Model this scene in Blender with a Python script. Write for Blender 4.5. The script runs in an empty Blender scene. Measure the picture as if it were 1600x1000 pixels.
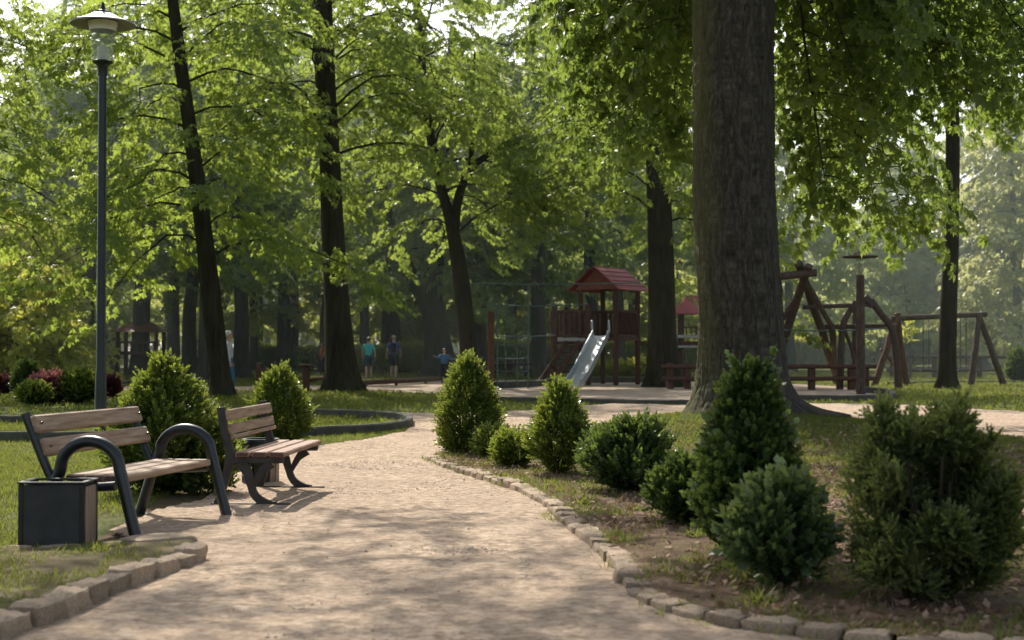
import bpy, math, random
import numpy as np
from mathutils import Vector, Matrix, noise as mnoise

PI = math.pi
S = bpy.context.scene
COL = S.collection
rnd = random.Random(7)
rng = np.random.default_rng(7)

# ------------------------------------------------------------------ camera geometry
F, CAMH, HOR = 2222.0, 1.3, 545.0
TH = math.atan((HOR - 500.0) / F)

def ray(px, py):
    dx, dz = (px - 800.0) / F, (500.0 - py) / F
    return dx, math.cos(TH) - dz * math.sin(TH), math.sin(TH) + dz * math.cos(TH)

def at(px, py, Y):
    x, y, z = ray(px, py)
    return Vector((x / y * Y, Y, CAMH + z / y * Y))

def G(px, py, z=0.0):
    x, y, dz = ray(px, py)
    k = (z - CAMH) / dz
    return Vector((x * k, y * k, z))

def ppm(Y):
    return F / Y

# ------------------------------------------------------------------ tagging helpers
def tag(o, label=None, cat=None, group=None, kind=None):
    if label: o['label'] = label
    if cat: o['category'] = cat
    if group: o['group'] = group
    if kind: o['kind'] = kind
    return o

def thing(name, label, cat, loc=(0, 0, 0), rotz=0.0, group=None):
    o = bpy.data.objects.new(name, None)
    COL.objects.link(o)
    o.empty_display_size = 0.2
    o.location = loc
    o.rotation_euler = (0, 0, rotz)
    return tag(o, label, cat, group)

def link_mesh(name, me, parent=None):
    o = bpy.data.objects.new(name, me)
    COL.objects.link(o)
    if parent: o.parent = parent
    return o

def copy_tree(root, loc, rotz=0.0, scale=None, label=None, group=None):
    r = root.copy(); COL.objects.link(r)
    r.location = loc; r.rotation_euler = (0, 0, rotz)
    if scale is not None: r.scale = scale
    if label: r['label'] = label
    if group: r['group'] = group
    for ch in list(root.children):
        c = ch.copy(); COL.objects.link(c); c.parent = r
        for g in list(ch.children):
            d = g.copy(); COL.objects.link(d); d.parent = c
    return r

# ------------------------------------------------------------------ materials
def ramp(nt, stops):
    n = nt.nodes.new('ShaderNodeValToRGB')
    el = n.color_ramp.elements
    while len(el) > 1: el.remove(el[-1])
    el[0].position = stops[0][0]; el[0].color = (*stops[0][1], 1)
    for p, c in stops[1:]:
        e = el.new(p); e.color = (*c, 1)
    return n

def noise_tex(nt, scale, detail=6, rough=.6, stretch=None, coords='Object', dist=0.0):
    tc = nt.nodes.new('ShaderNodeTexCoord')
    n = nt.nodes.new('ShaderNodeTexNoise')
    n.inputs['Scale'].default_value = scale
    n.inputs['Detail'].default_value = detail
    n.inputs['Roughness'].default_value = rough
    n.inputs['Distortion'].default_value = dist
    src = tc.outputs[coords]
    if stretch:
        mp = nt.nodes.new('ShaderNodeMapping')
        mp.inputs['Scale'].default_value = stretch
        nt.links.new(src, mp.inputs['Vector'])
        src = mp.outputs['Vector']
    nt.links.new(src, n.inputs['Vector'])
    return n

def newmat(name):
    m = bpy.data.materials.new(name)
    m.use_nodes = True
    nt = m.node_tree
    return m, nt, nt.nodes['Principled BSDF']

def noisy(name, stops, scale=8, rough=.7, bump=.3, bscale=None, stretch=None, metal=0.0, dist=0.02,
          detail=7, spec=.4, big=None, bstretch=None):
    """noise driven colour ramp + bump; big=(scale, colour, amount) multiplies a large blotch."""
    m, nt, b = newmat(name)
    L = nt.links.new
    n = noise_tex(nt, scale, detail, .62, stretch)
    r = ramp(nt, stops)
    L(n.outputs['Fac'], r.inputs['Fac'])
    col = r.outputs['Color']
    if big:
        n2 = noise_tex(nt, big[0], 5, .6)
        r2 = ramp(nt, [(.35, (0, 0, 0)), (.68, (1, 1, 1))])
        L(n2.outputs['Fac'], r2.inputs['Fac'])
        mul = nt.nodes.new('ShaderNodeMath'); mul.operation = 'MULTIPLY'
        mul.inputs[1].default_value = big[2]
        L(r2.outputs['Color'], mul.inputs[0])
        mx = nt.nodes.new('ShaderNodeMixRGB')
        mx.inputs['Color2'].default_value = (*big[1], 1)
        L(mul.outputs[0], mx.inputs['Fac']); L(col, mx.inputs['Color1'])
        col = mx.outputs['Color']
    L(col, b.inputs['Base Color'])
    b.inputs['Roughness'].default_value = rough
    b.inputs['Metallic'].default_value = metal
    b.inputs['Specular IOR Level'].default_value = spec
    if bump:
        nb = noise_tex(nt, bscale or scale * 3, 8, .68, bstretch or stretch)
        bp = nt.nodes.new('ShaderNodeBump')
        bp.inputs['Strength'].default_value = bump
        bp.inputs['Distance'].default_value = dist
        L(nb.outputs['Fac'], bp.inputs['Height'])
        L(bp.outputs['Normal'], b.inputs['Normal'])
    return m

def leafmat(name, dark, mid, light, trans=.45, tcol=None, rough=.42, spec=.35):
    m, nt, b = newmat(name)
    L = nt.links.new
    a = nt.nodes.new('ShaderNodeAttribute'); a.attribute_name = 'var'
    r = ramp(nt, [(.0, dark), (.5, mid), (1.0, light)])
    L(a.outputs['Fac'], r.inputs['Fac'])
    L(r.outputs['Color'], b.inputs['Base Color'])
    b.inputs['Roughness'].default_value = rough
    b.inputs['Specular IOR Level'].default_value = spec
    t = nt.nodes.new('ShaderNodeBsdfTranslucent')
    mx = nt.nodes.new('ShaderNodeMixRGB'); mx.blend_type = 'MIX'
    mx.inputs['Fac'].default_value = .6
    L(r.outputs['Color'], mx.inputs['Color1'])
    mx.inputs['Color2'].default_value = (*(tcol or (.3, .38, .04)), 1)
    L(mx.outputs['Color'], t.inputs['Color'])
    ms = nt.nodes.new('ShaderNodeMixShader')
    ms.inputs['Fac'].default_value = trans
    out = nt.nodes['Material Output']
    L(b.outputs[0], ms.inputs[1]); L(t.outputs[0], ms.inputs[2]); L(ms.outputs[0], out.inputs['Surface'])
    return m

M = {}
M['sand'] = noisy('sand', [(.31, (.25, .185, .125)), (.5, (.53, .40, .28)), (.67, (.76, .605, .45))], 16, .95, 1.0, 30, dist=.05,
                  spec=.15, big=(.9, (.38, .285, .21), .55), detail=10)
M['playsand'] = noisy('play_sand', [(.3, (.30, .235, .175)), (.7, (.48, .385, .295))], 2.5, .95, .5, 14, spec=.1, big=(.25, (.2, .15, .1), .4))
M['lawn'] = noisy('lawn', [(.25, (.045, .066, .02)), (.5, (.09, .115, .03)), (.75, (.15, .165, .05))], 5, .95, .8, 30, dist=.05,
                  spec=.1, big=(.35, (.12, .095, .045), .45), detail=10)
M['drylawn'] = noisy('dry_lawn', [(.25, (.05, .055, .02)), (.5, (.13, .115, .05)), (.75, (.25, .20, .12))], 6, .95, 1.0, 26, dist=.05, spec=.1, big=(1.4, (.20, .145, .095), .6), detail=10)
M['soil'] = noisy('soil', [(.25, (.075, .050, .032)), (.5, (.15, .105, .07)), (.75, (.23, .165, .11))], 7, .97, 1.0, 24, dist=.05,
                  spec=.1, big=(1.1, (.075, .075, .028), .6), detail=10)
M['moundgrass'] = None
M['stone'] = noisy('kerb_stone', [(.25, (.19, .14, .095)), (.5, (.37, .28, .195)), (.75, (.52, .41, .30))], 14, .9, .7, 45, dist=.012,
                   spec=.2, big=(3, (.16, .14, .085), .25))
def vary(m, lo, hi):
    """each object of this material gets its own brightness"""
    nt = m.node_tree; b = nt.nodes['Principled BSDF']; src = b.inputs['Base Color'].links[0].from_socket
    oi = nt.nodes.new('ShaderNodeObjectInfo'); mr = nt.nodes.new('ShaderNodeMapRange')
    mr.inputs['To Min'].default_value = lo; mr.inputs['To Max'].default_value = hi
    nt.links.new(oi.outputs['Random'], mr.inputs['Value'])
    mx = nt.nodes.new('ShaderNodeHueSaturation'); nt.links.new(mr.outputs[0], mx.inputs['Value']); nt.links.new(src, mx.inputs['Color'])
    nt.links.new(mx.outputs[0], b.inputs['Base Color'])
vary(M['stone'], .65, 1.2)
M['darkstone'] = noisy('dark_kerb', [(.3, (.045, .045, .042)), (.7, (.11, .105, .095))], 4, .9, .5, 30, spec=.2, big=(1.2, (.08, .09, .04), .4))
M['bark'] = noisy('bark', [(.3, (.014, .011, .008)), (.55, (.036, .030, .022)), (.8, (.075, .063, .047))], 9, .95, 1.0, 16, stretch=(1, 1, .14),
                  dist=.06, spec=.15, big=(.9, (.045, .052, .02), .55))
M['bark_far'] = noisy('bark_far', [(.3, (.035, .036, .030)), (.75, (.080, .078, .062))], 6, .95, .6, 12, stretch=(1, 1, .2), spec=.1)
M['bark_haze'] = noisy('bark_haze', [(.3, (.07, .08, .07)), (.75, (.12, .13, .11))], 6, .95, .3, 12, stretch=(1, 1, .2), spec=.1)  # paler bark for distant trunks: haze put into the colour
M['leaf'] = leafmat('chestnut_leaf', (.020, .055, .022), (.060, .115, .028), (.15, .20, .04), .55, (.54, .66, .10))
M['leaf_big'] = leafmat('maple_leaf', (.022, .052, .014), (.045, .088, .02), (.10, .145, .03), .48, (.40, .52, .08))
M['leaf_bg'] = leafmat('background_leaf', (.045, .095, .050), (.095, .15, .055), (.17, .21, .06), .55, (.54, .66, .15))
M['leaf_far'] = leafmat('far_leaf', (.13, .19, .09), (.20, .26, .11), (.30, .34, .14), .5, (.74, .80, .28))  # lighter than the near leaves: distance haze put into the colour
M['leaf_mid'] = leafmat('sun_tinted_leaf', (.09, .15, .05), (.20, .27, .08), (.34, .38, .11), .55, (.85, .88, .22))  # brighter tone: sunlight on the far grove put into the colour
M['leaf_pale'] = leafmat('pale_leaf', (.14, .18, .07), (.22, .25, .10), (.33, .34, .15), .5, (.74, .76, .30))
M['leaf_yel'] = leafmat('yellow_leaf', (.13, .19, .03), (.24, .30, .05), (.37, .40, .08), .55, (.85, .82, .14))
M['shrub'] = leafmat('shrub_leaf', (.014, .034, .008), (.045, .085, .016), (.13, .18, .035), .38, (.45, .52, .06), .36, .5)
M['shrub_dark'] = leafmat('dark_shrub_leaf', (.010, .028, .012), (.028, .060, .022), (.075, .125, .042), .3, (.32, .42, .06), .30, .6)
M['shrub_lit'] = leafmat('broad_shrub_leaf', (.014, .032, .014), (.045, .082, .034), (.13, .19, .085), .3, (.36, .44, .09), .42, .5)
M['shrub_thuja'] = leafmat('thuja_leaf', (.018, .034, .016), (.055, .085, .036), (.16, .19, .075), .42, (.42, .48, .08), .45, .35)
M['shrub_maroon'] = leafmat('maroon_leaf', (.025, .012, .014), (.07, .022, .03), (.12, .045, .055), .3, (.2, .07, .06))
M['shrub_red'] = leafmat('red_leaf', (.09, .035, .035), (.22, .07, .085), (.36, .15, .17), .4, (.5, .2, .16))
M['grass'] = leafmat('grass_blade', (.032, .055, .012), (.075, .105, .022), (.15, .165, .05), .42, (.42, .46, .07), .6, .2)
M['litter'] = leafmat('dry_leaf', (.10, .062, .038), (.24, .155, .10), (.42, .30, .20), .2, (.3, .2, .1), .8, .2)
M['pebble'] = leafmat('pebble_var', (.40, .31, .23), (.52, .42, .32), (.66, .56, .46), .0, (.3, .2, .1), .9, .2)
M['wood'] = noisy('bench_wood', [(.25, (.14, .085, .052)), (.5, (.31, .215, .14)), (.75, (.48, .36, .255))], 4, .72, .5, 10, stretch=(.8, 9, 9),
                  dist=.006, spec=.3, big=(2.2, (.19, .12, .075), .45))
M['wood_seat'] = noisy('reddish_bench_wood', [(.25, (.13, .065, .042)), (.5, (.27, .165, .11)), (.75, (.42, .30, .22))], 4, .72, .5, 10, stretch=(.8, 9, 9), dist=.006, spec=.3, big=(2.2, (.15, .08, .055), .5))
M['wood_red'] = noisy('bench_wood_end', [(.3, (.07, .035, .03)), (.7, (.14, .075, .06))], 20, .7, .3, 40, spec=.3)
M['steel'] = noisy('dark_steel', [(.3, (.006, .0085, .010)), (.7, (.014, .018, .020))], 6, .33, .06, 60, metal=.25, spec=.6, dist=.003)
M['iron'] = noisy('cast_iron', [(.3, (.026, .025, .024)), (.7, (.055, .050, .045))], 9, .6, .25, 60, metal=.2, spec=.4, dist=.004)
M['binmetal'] = noisy('bin_metal', [(.3, (.016, .019, .021)), (.7, (.034, .037, .038))], 3, .5, .1, 40, metal=.2, spec=.4, dist=.003, big=(6, (.05, .047, .042), .35))
M['binwood'] = noisy('bin_wood', [(.25, (.15, .10, .065)), (.75, (.36, .27, .19))], 6, .75, .4, 30, stretch=(8, 8, .7), dist=.006)
M['lampmetal'] = noisy('lamp_green_metal', [(.3, (.010, .017, .016)), (.7, (.02, .03, .028))], 3, .38, .05, 40, metal=.3, spec=.5, dist=.002)
M['lampshade'] = noisy('lamp_shade', [(.3, (.17, .165, .15)), (.7, (.26, .25, .23))], 4, .45, .05, 30, metal=.2, dist=.002)
M['lampinner'] = noisy('lamp_inner', [(.3, (.55, .55, .5)), (.7, (.72, .72, .68))], 4, .5, 0)
M['lampyellow'] = noisy('yellowed_lamp', [(.3, (.35, .24, .06)), (.7, (.5, .36, .1))], 5, .6, .1)
M['timber'] = noisy('play_timber', [(.25, (.040, .019, .013)), (.55, (.085, .042, .028)), (.8, (.14, .075, .05))], 5, .75, .4, 20, stretch=(3, 3, .6), spec=.25)
M['log'] = noisy('log_wood', [(.25, (.040, .028, .022)), (.55, (.085, .060, .045)), (.8, (.15, .11, .085))], 5, .8, .5, 18, stretch=(3, 3, .8), spec=.2)
M['logred'] = noisy('red_log_wood', [(.25, (.055, .026, .018)), (.75, (.15, .075, .05))], 5, .8, .5, 18, stretch=(3, 3, .8), spec=.2)
M['roofred'] = noisy('red_roof', [(.3, (.15, .017, .018)), (.7, (.26, .030, .030))], 6, .6, .2, 20, spec=.3)
M['roofwood'] = noisy('gable_wood', [(.3, (.13, .045, .028)), (.7, (.22, .08, .05))], 6, .7, .2, 20)
M['slide'] = noisy('slide_steel', [(.3, (.30, .335, .36)), (.7, (.38, .415, .44))], 3, .42, 0, 20, metal=.6, dist=.002)
M['greybar'] = noisy('grey_deck', [(.3, (.30, .31, .31)), (.7, (.42, .43, .43))], 5, .6, .1)
M['greenrope'] = noisy('green_bar', [(.3, (.04, .075, .065)), (.7, (.07, .12, .105))], 5, .5, .05)
M['chain'] = noisy('swing_chain', [(.3, (.04, .045, .045)), (.7, (.09, .09, .09))], 9, .5, .05, metal=.5)
M['black'] = noisy('black_rubber', [(.3, (.012, .012, .013)), (.7, (.03, .03, .03))], 9, .7, .1)
M['skin'] = noisy('skin', [(.3, (.42, .24, .17)), (.7, (.52, .32, .24))], 9, .55, .05)
M['hair_dark'] = noisy('dark_hair', [(.3, (.035, .025, .02)), (.7, (.08, .06, .045))], 40, .6, .3)
M['hair_fair'] = noisy('fair_hair', [(.3, (.28, .20, .13)), (.7, (.42, .33, .24))], 40, .6, .3)
M['hair_white'] = noisy('white_hair', [(.3, (.55, .53, .52)), (.7, (.75, .74, .74))], 40, .6, .3)
def cloth(n, c):
    return noisy(n, [(.3, tuple(x * .75 for x in c)), (.7, c)], 12, .85, .25, 25, dist=.02, spec=.1)
M['teal'] = cloth('teal_cloth', (.06, .48, .50)); M['navy'] = cloth('navy_cloth', (.09, .11, .26))
M['shorts'] = cloth('blue_shorts', (.03, .055, .085)); M['blackcloth'] = cloth('black_cloth', (.016, .017, .022))
M['whitecloth'] = cloth('white_cloth', (.62, .63, .66)); M['bluecloth'] = cloth('blue_cloth', (.07, .16, .30))
M['orange'] = cloth('orange_cloth', (.5, .12, .03))

def glassmat():
    m, nt, b = newmat('lamp_glass')
    out = nt.nodes['Material Output']
    t = nt.nodes.new('ShaderNodeBsdfTransparent'); t.inputs['Color'].default_value = (.9, .92, .9, 1)
    n = noise_tex(nt, 7, 3)
    r = ramp(nt, [(.3, (.05, .05, .05)), (.8, (.17, .17, .17))])
    nt.links.new(n.outputs['Fac'], r.inputs['Fac'])
    b.inputs['Base Color'].default_value = (.75, .78, .76, 1); b.inputs['Roughness'].default_value = .12
    ms = nt.nodes.new('ShaderNodeMixShader')
    nt.links.new(r.outputs['Color'], ms.inputs['Fac'])
    nt.links.new(t.outputs[0], ms.inputs[1]); nt.links.new(b.outputs[0], ms.inputs[2])
    nt.links.new(ms.outputs[0], out.inputs['Surface'])
    return m
M['glass'] = glassmat()

def mound_material():
    """soil near the kerb, turning to grass where the bed rises"""
    m, nt, b = newmat('bed_soil_and_grass')
    L = nt.links.new
    ns = noise_tex(nt, 7, 10, .65)
    rs = ramp(nt, [(.28, (.06, .038, .025)), (.5, (.16, .105, .07)), (.72, (.30, .21, .145))])
    L(ns.outputs['Fac'], rs.inputs['Fac'])
    ng = noise_tex(nt, 9, 9, .65)
    rg = ramp(nt, [(.25, (.025, .042, .012)), (.5, (.055, .08, .02)), (.75, (.10, .12, .035))])
    L(ng.outputs['Fac'], rg.inputs['Fac'])
    geo = nt.nodes.new('ShaderNodeNewGeometry'); sep = nt.nodes.new('ShaderNodeSeparateXYZ')
    L(geo.outputs['Position'], sep.inputs[0])
    nn = noise_tex(nt, 1.3, 5, .6)
    a1 = nt.nodes.new('ShaderNodeMath'); a1.operation = 'MULTIPLY_ADD'; a1.inputs[1].default_value = 5.0; a1.inputs[2].default_value = -.98
    L(sep.outputs['Z'], a1.inputs[0])
    a2 = nt.nodes.new('ShaderNodeMath'); a2.operation = 'MULTIPLY_ADD'; a2.inputs[1].default_value = 1.5; a2.use_clamp = True
    L(nn.outputs['Fac'], a2.inputs[0]); L(a1.outputs[0], a2.inputs[2])
    mx = nt.nodes.new('ShaderNodeMixRGB')
    L(a2.outputs[0], mx.inputs['Fac']); L(rs.outputs['Color'], mx.inputs['Color1']); L(rg.outputs['Color'], mx.inputs['Color2'])
    L(mx.outputs['Color'], b.inputs['Base Color'])
    b.inputs['Roughness'].default_value = .97; b.inputs['Specular IOR Level'].default_value = .1
    nb = noise_tex(nt, 22, 9, .7)
    bp = nt.nodes.new('ShaderNodeBump'); bp.inputs['Strength'].default_value = 1; bp.inputs['Distance'].default_value = .05
    L(nb.outputs['Fac'], bp.inputs['Height']); L(bp.outputs['Normal'], b.inputs['Normal'])
    return m
M['bed'] = mound_material()

# ------------------------------------------------------------------ mesh builder
class MB:
    def __init__(s): s.v = []; s.f = []
    def add(s, vs, fs):
        o = len(s.v); s.v += [tuple(p) for p in vs]; s.f += [tuple(i + o for i in f) for f in fs]
        return s
    def box(s, c, size, rot=None, bev=0.0):
        hx, hy, hz = [k / 2 for k in size]
        R = rot if rot is not None else Matrix.Identity(3)
        c = Vector(c)
        if bev <= 0:
            vs = [c + R @ Vector((x * hx, y * hy, z * hz)) for x in (-1, 1) for y in (-1, 1) for z in (-1, 1)]
            return s.add(vs, [(0, 1, 3, 2), (4, 6, 7, 5), (0, 4, 5, 1), (2, 3, 7, 6), (0, 2, 6, 4), (1, 5, 7, 3)])
        b = min(bev, hx * .9, hy * .9, hz * .9)
        vs = []; idx = {}
        for x in (-1, 1):
            for y in (-1, 1):
                for z in (-1, 1):
                    for ax in range(3):
                        p = [x * hx, y * hy, z * hz]
                        for k in range(3):
                            if k != ax: p[k] -= (x, y, z)[k] * b
                        idx[(x, y, z, ax)] = len(vs); vs.append(c + R @ Vector(p))
        fs = []
        for ax in range(3):
            o1, o2 = [k for k in range(3) if k != ax]
            for sg in (-1, 1):
                q = []
                for a, d in ((-1, -1), (1, -1), (1, 1), (-1, 1)):
                    k = [0, 0, 0]; k[ax] = sg; k[o1] = a; k[o2] = d
                    q.append(idx[(*k, ax)])
                fs.append(q)
        for ax in range(3):
            o1, o2 = [k for k in range(3) if k != ax]
            for a in (-1, 1):
                for d in (-1, 1):
                    q = []
                    for sg, which in ((-1, o1), (1, o1), (1, o2), (-1, o2)):
                        k = [0, 0, 0]; k[ax] = sg; k[o1] = a; k[o2] = d
                        q.append(idx[(*k, which)])
                    fs.append(q)
        for x in (-1, 1):
            for y in (-1, 1):
                for z in (-1, 1):
                    fs.append([idx[(x, y, z, a)] for a in range(3)])
        return s.add(vs, fs)
    def beam(s, p, q, w, h, bev=.006, up=(0, 0, 1)):
        p, q = Vector(p), Vector(q)
        d = q - p; L = d.length; x = d / L
        z = Vector(up); z = z - x * z.dot(x)
        if z.length < 1e-4: z = Vector((0, 1, 0)) - x * x.y
        z.normalize(); y = z.cross(x)
        R = Matrix((x, y, z)).transposed()
        return s.box((p + q) / 2, (L, w, h), R, bev)
    def tube(s, pts, rad, n=12, cap=True, ell=None):
        pts = [Vector(p) for p in pts]
        if not hasattr(rad, '__len__'): rad = [rad] * len(pts)
        rings = []; prev = None
        for i, p in enumerate(pts):
            a = pts[max(0, i - 1)]; b = pts[min(len(pts) - 1, i + 1)]
            t = (b - a).normalized()
            if prev is None:
                u = t.orthogonal().normalized()
            else:
                u = (prev - t * prev.dot(t)).normalized()
            prev = u; w = t.cross(u)
            rings.append([p + (u * math.cos(2 * PI * k / n) + w * math.sin(2 * PI * k / n)) * rad[i] for k in range(n)])
        vs = [v for r in rings for v in r]; fs = []
        for i in range(len(pts) - 1):
            for k in range(n):
                fs.append((i * n + k, i * n + (k + 1) % n, (i + 1) * n + (k + 1) % n, (i + 1) * n + k))
        if cap:
            fs.append(tuple(range(n - 1, -1, -1))); fs.append(tuple(range((len(pts) - 1) * n, len(pts) * n)))
        return s.add(vs, fs)
    def lathe(s, prof, c=(0, 0, 0), n=32):
        c = Vector(c); vs = []; fs = []
        for r, z in prof:
            for k in range(n):
                vs.append(c + Vector((r * math.cos(2 * PI * k / n), r * math.sin(2 * PI * k / n), z)))
        for i in range(len(prof) - 1):
            for k in range(n):
                fs.append((i * n + k, i * n + (k + 1) % n, (i + 1) * n + (k + 1) % n, (i + 1) * n + k))
        return s.add(vs, fs)
    def ribbon(s, pts, widths, normal, thick, bev=.004):
        """flat bar of varying in-plane width swept along pts; normal = across thickness"""
        nrm = Vector(normal).normalized(); pts = [Vector(p) for p in pts]
        vs = []; fs = []
        for i, p in enumerate(pts):
            t = (pts[min(i + 1, len(pts) - 1)] - pts[max(i - 1, 0)]).normalized()
            w = nrm.cross(t).normalized() * widths[i] / 2
            h = nrm * thick / 2; e = min(bev, thick / 3)
            wv = w.normalized()
            vs += [p - w + h - nrm * e, p - w + wv * e + h, p + w - wv * e + h, p + w + h - nrm * e,
                   p + w - h + nrm * e, p + w - wv * e - h, p - w + wv * e - h, p - w - h + nrm * e]
        for i in range(len(pts) - 1):
            for k in range(8):
                fs.append((i * 8 + k, i * 8 + (k + 1) % 8, (i + 1) * 8 + (k + 1) % 8, (i + 1) * 8 + k))
        fs.append(tuple(range(7, -1, -1))); fs.append(tuple(range((len(pts) - 1) * 8, len(pts) * 8)))
        return s.add(vs, fs)
    def build(s, name, mat, parent=None, smooth=False, world=True):
        me = bpy.data.meshes.new(name)
        off = Vector((0, 0, 0))
        if parent is not None and world:
            q = parent
            mat_inv = parent_world(parent).inverted()
            vs = [tuple(mat_inv @ Vector(p)) for p in s.v]
        else:
            vs = s.v
        me.from_pydata(vs, [], s.f); me.update()
        if smooth:
            me.polygons.foreach_set('use_smooth', [True] * len(me.polygons))
            try: me.set_sharp_from_angle(angle=math.radians(40))
            except Exception: pass
        me.materials.append(mat)
        return link_mesh(name, me, parent)

def parent_world(o):
    m = Matrix.LocRotScale(o.location, o.rotation_euler, o.scale)
    return parent_world(o.parent) @ m if o.parent else m

def spline(pts, n):
    """Catmull-Rom through pts, n samples per span"""
    P = [Vector(p) for p in pts]; out = []
    for i in range(len(P) - 1):
        p0 = P[max(0, i - 1)]; p1 = P[i]; p2 = P[i + 1]; p3 = P[min(len(P) - 1, i + 2)]
        for k in range(n):
            t = k / n
            out.append(.5 * ((2 * p1) + (p2 - p0) * t + (2 * p0 - 5 * p1 + 4 * p2 - p3) * t * t + (3 * p1 - p0 - 3 * p2 + p3) * t ** 3))
    out.append(P[-1].copy())
    return out

def lerp_list(vals, n):
    out = []
    for i in range(len(vals) - 1):
        for k in range(n): out.append(vals[i] + (vals[i + 1] - vals[i]) * k / n)
    out.append(vals[-1]); return out

# ------------------------------------------------------------------ foliage baking (numpy)
def euler(yaw, pitch, roll):
    cy, sy, cp, sp, cr, sr = np.cos(yaw), np.sin(yaw), np.cos(pitch), np.sin(pitch), np.cos(roll), np.sin(roll)
    R = np.empty(yaw.shape + (3, 3))
    # Rz(yaw) * Ry(-pitch) * Rx(roll): +X points along yaw, raised by pitch
    R[..., 0, 0] = cy * cp; R[..., 0, 1] = -sy * cr - cy * sp * sr; R[..., 0, 2] = sy * sr - cy * sp * cr
    R[..., 1, 0] = sy * cp; R[..., 1, 1] = cy * cr - sy * sp * sr; R[..., 1, 2] = -cy * sr - sy * sp * cr
    R[..., 2, 0] = sp; R[..., 2, 1] = cp * sr; R[..., 2, 2] = cp * cr
    return R

def kite(l, w, droop=.0, wpos=.55):
    return np.array([[0, 0, 0], [wpos * l, w, -droop * .3 * l], [l, 0, -droop * l], [wpos * l, -w, -droop * .3 * l]])

def xform(V, yaw, pitch, roll, scale, pos):
    R = euler(np.array(yaw, float), np.array(pitch, float), np.array(roll, float))
    return (V * scale) @ R.T + np.array(pos)

def palm_leaf(r, n=5, l=.16, w=.032, droop=.35):
    out = []
    sp = {3: [-50, 0, 50], 5: [-82, -42, 0, 42, 82], 7: [-105, -68, -34, 0, 34, 68, 105]}[n]
    for a in sp:
        k = 1 - .4 * abs(a) / 100 + r.uniform(-.08, .08)
        out.append(xform(kite(l * k, w * k, droop), math.radians(a + r.uniform(-8, 8)), r.uniform(-.25, .1), r.uniform(-.3, .3), 1, (0, 0, 0)))
    return np.concatenate(out)

def make_spray(r, L=.9, nodes=6, n=5, l=.17, w=.034):
    out = []
    for i in range(nodes):
        t = (i + .5) / nodes
        for sd in (-1, 1):
            if r.random() < .12: continue
            yaw = sd * r.uniform(.5, 1.25) * (1.15 - .5 * t)
            pos = np.array([L * t, sd * r.uniform(.05, .16) * L, -.18 * L * t * t + r.uniform(-.05, .05) * L])
            out.append(xform(palm_leaf(r, n, l, w), yaw, r.uniform(-1.15, -.05), r.uniform(-.6, .6), r.uniform(.75, 1.15), pos))
    out.append(xform(palm_leaf(r, n, l, w), r.uniform(-.3, .3), r.uniform(-.7, -.1), 0, 1.1, (L, 0, -.18 * L)))
    return np.concatenate(out).reshape(-1, 4, 3)

def make_sprig(r, L=.11, k=9, l=.036, w=.010):
    out = []
    for i in range(k):
        t = i / k
        a = i * 2.4 + r.uniform(-.4, .4)
        pt = r.uniform(.35, .95) * (1 - .45 * t)
        R = euler(np.array(0.), np.array(pt), np.array(0.))
        V = kite(l * (1 - .35 * t) * r.uniform(.8, 1.2), w * r.uniform(.8, 1.2), .1) @ R.T
        Rx = euler(np.array(0.), np.array(0.), np.array(a))
        V = V @ Rx.T + np.array([L * t, 0, 0])
        out.append(V)
    out.append(xform(kite(l * .8, w * .8), 0, 0, r.uniform(0, 6), 1, (L, 0, 0)))
    return np.concatenate(out).reshape(-1, 4, 3)

def bake(templates, pos, yaw, pitch, roll, scale, var, vjit=.22, r=rng):
    pos = np.asarray(pos, float); n = len(pos)
    tid = r.integers(0, len(templates), n)
    R = euler(yaw, pitch, roll)
    Vs, As = [], []
    for t, T in enumerate(templates):
        ix = np.nonzero(tid == t)[0]
        if not len(ix): continue
        q = T.shape[0]
        V = np.einsum('nij,qkj->nqki', R[ix], T) * scale[ix][:, None, None, None] + pos[ix][:, None, None, :]
        a = var[ix][:, None] + r.normal(0, vjit, (len(ix), q))
        Vs.append(V.reshape(-1, 3)); As.append(np.repeat(a.reshape(-1), 4))
    return np.concatenate(Vs), np.clip(np.concatenate(As), 0, 1)

def quads_obj(name, V, A, mat, parent=None, origin=None):
    if origin is not None: V = V - np.array(origin)
    nq = len(V) // 4
    me = bpy.data.meshes.new(name)
    me.vertices.add(len(V)); me.vertices.foreach_set('co', V.astype(np.float32).ravel())
    me.loops.add(len(V)); me.loops.foreach_set('vertex_index', np.arange(len(V), dtype=np.int32))
    me.polygons.add(nq); me.polygons.foreach_set('loop_start', np.arange(0, len(V), 4, dtype=np.int32))
    me.update(calc_edges=True)
    at_ = me.attributes.new('var', 'FLOAT', 'POINT'); at_.data.foreach_set('value', A.astype(np.float32))
    me.materials.append(mat)
    return link_mesh(name, me, parent)

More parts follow.
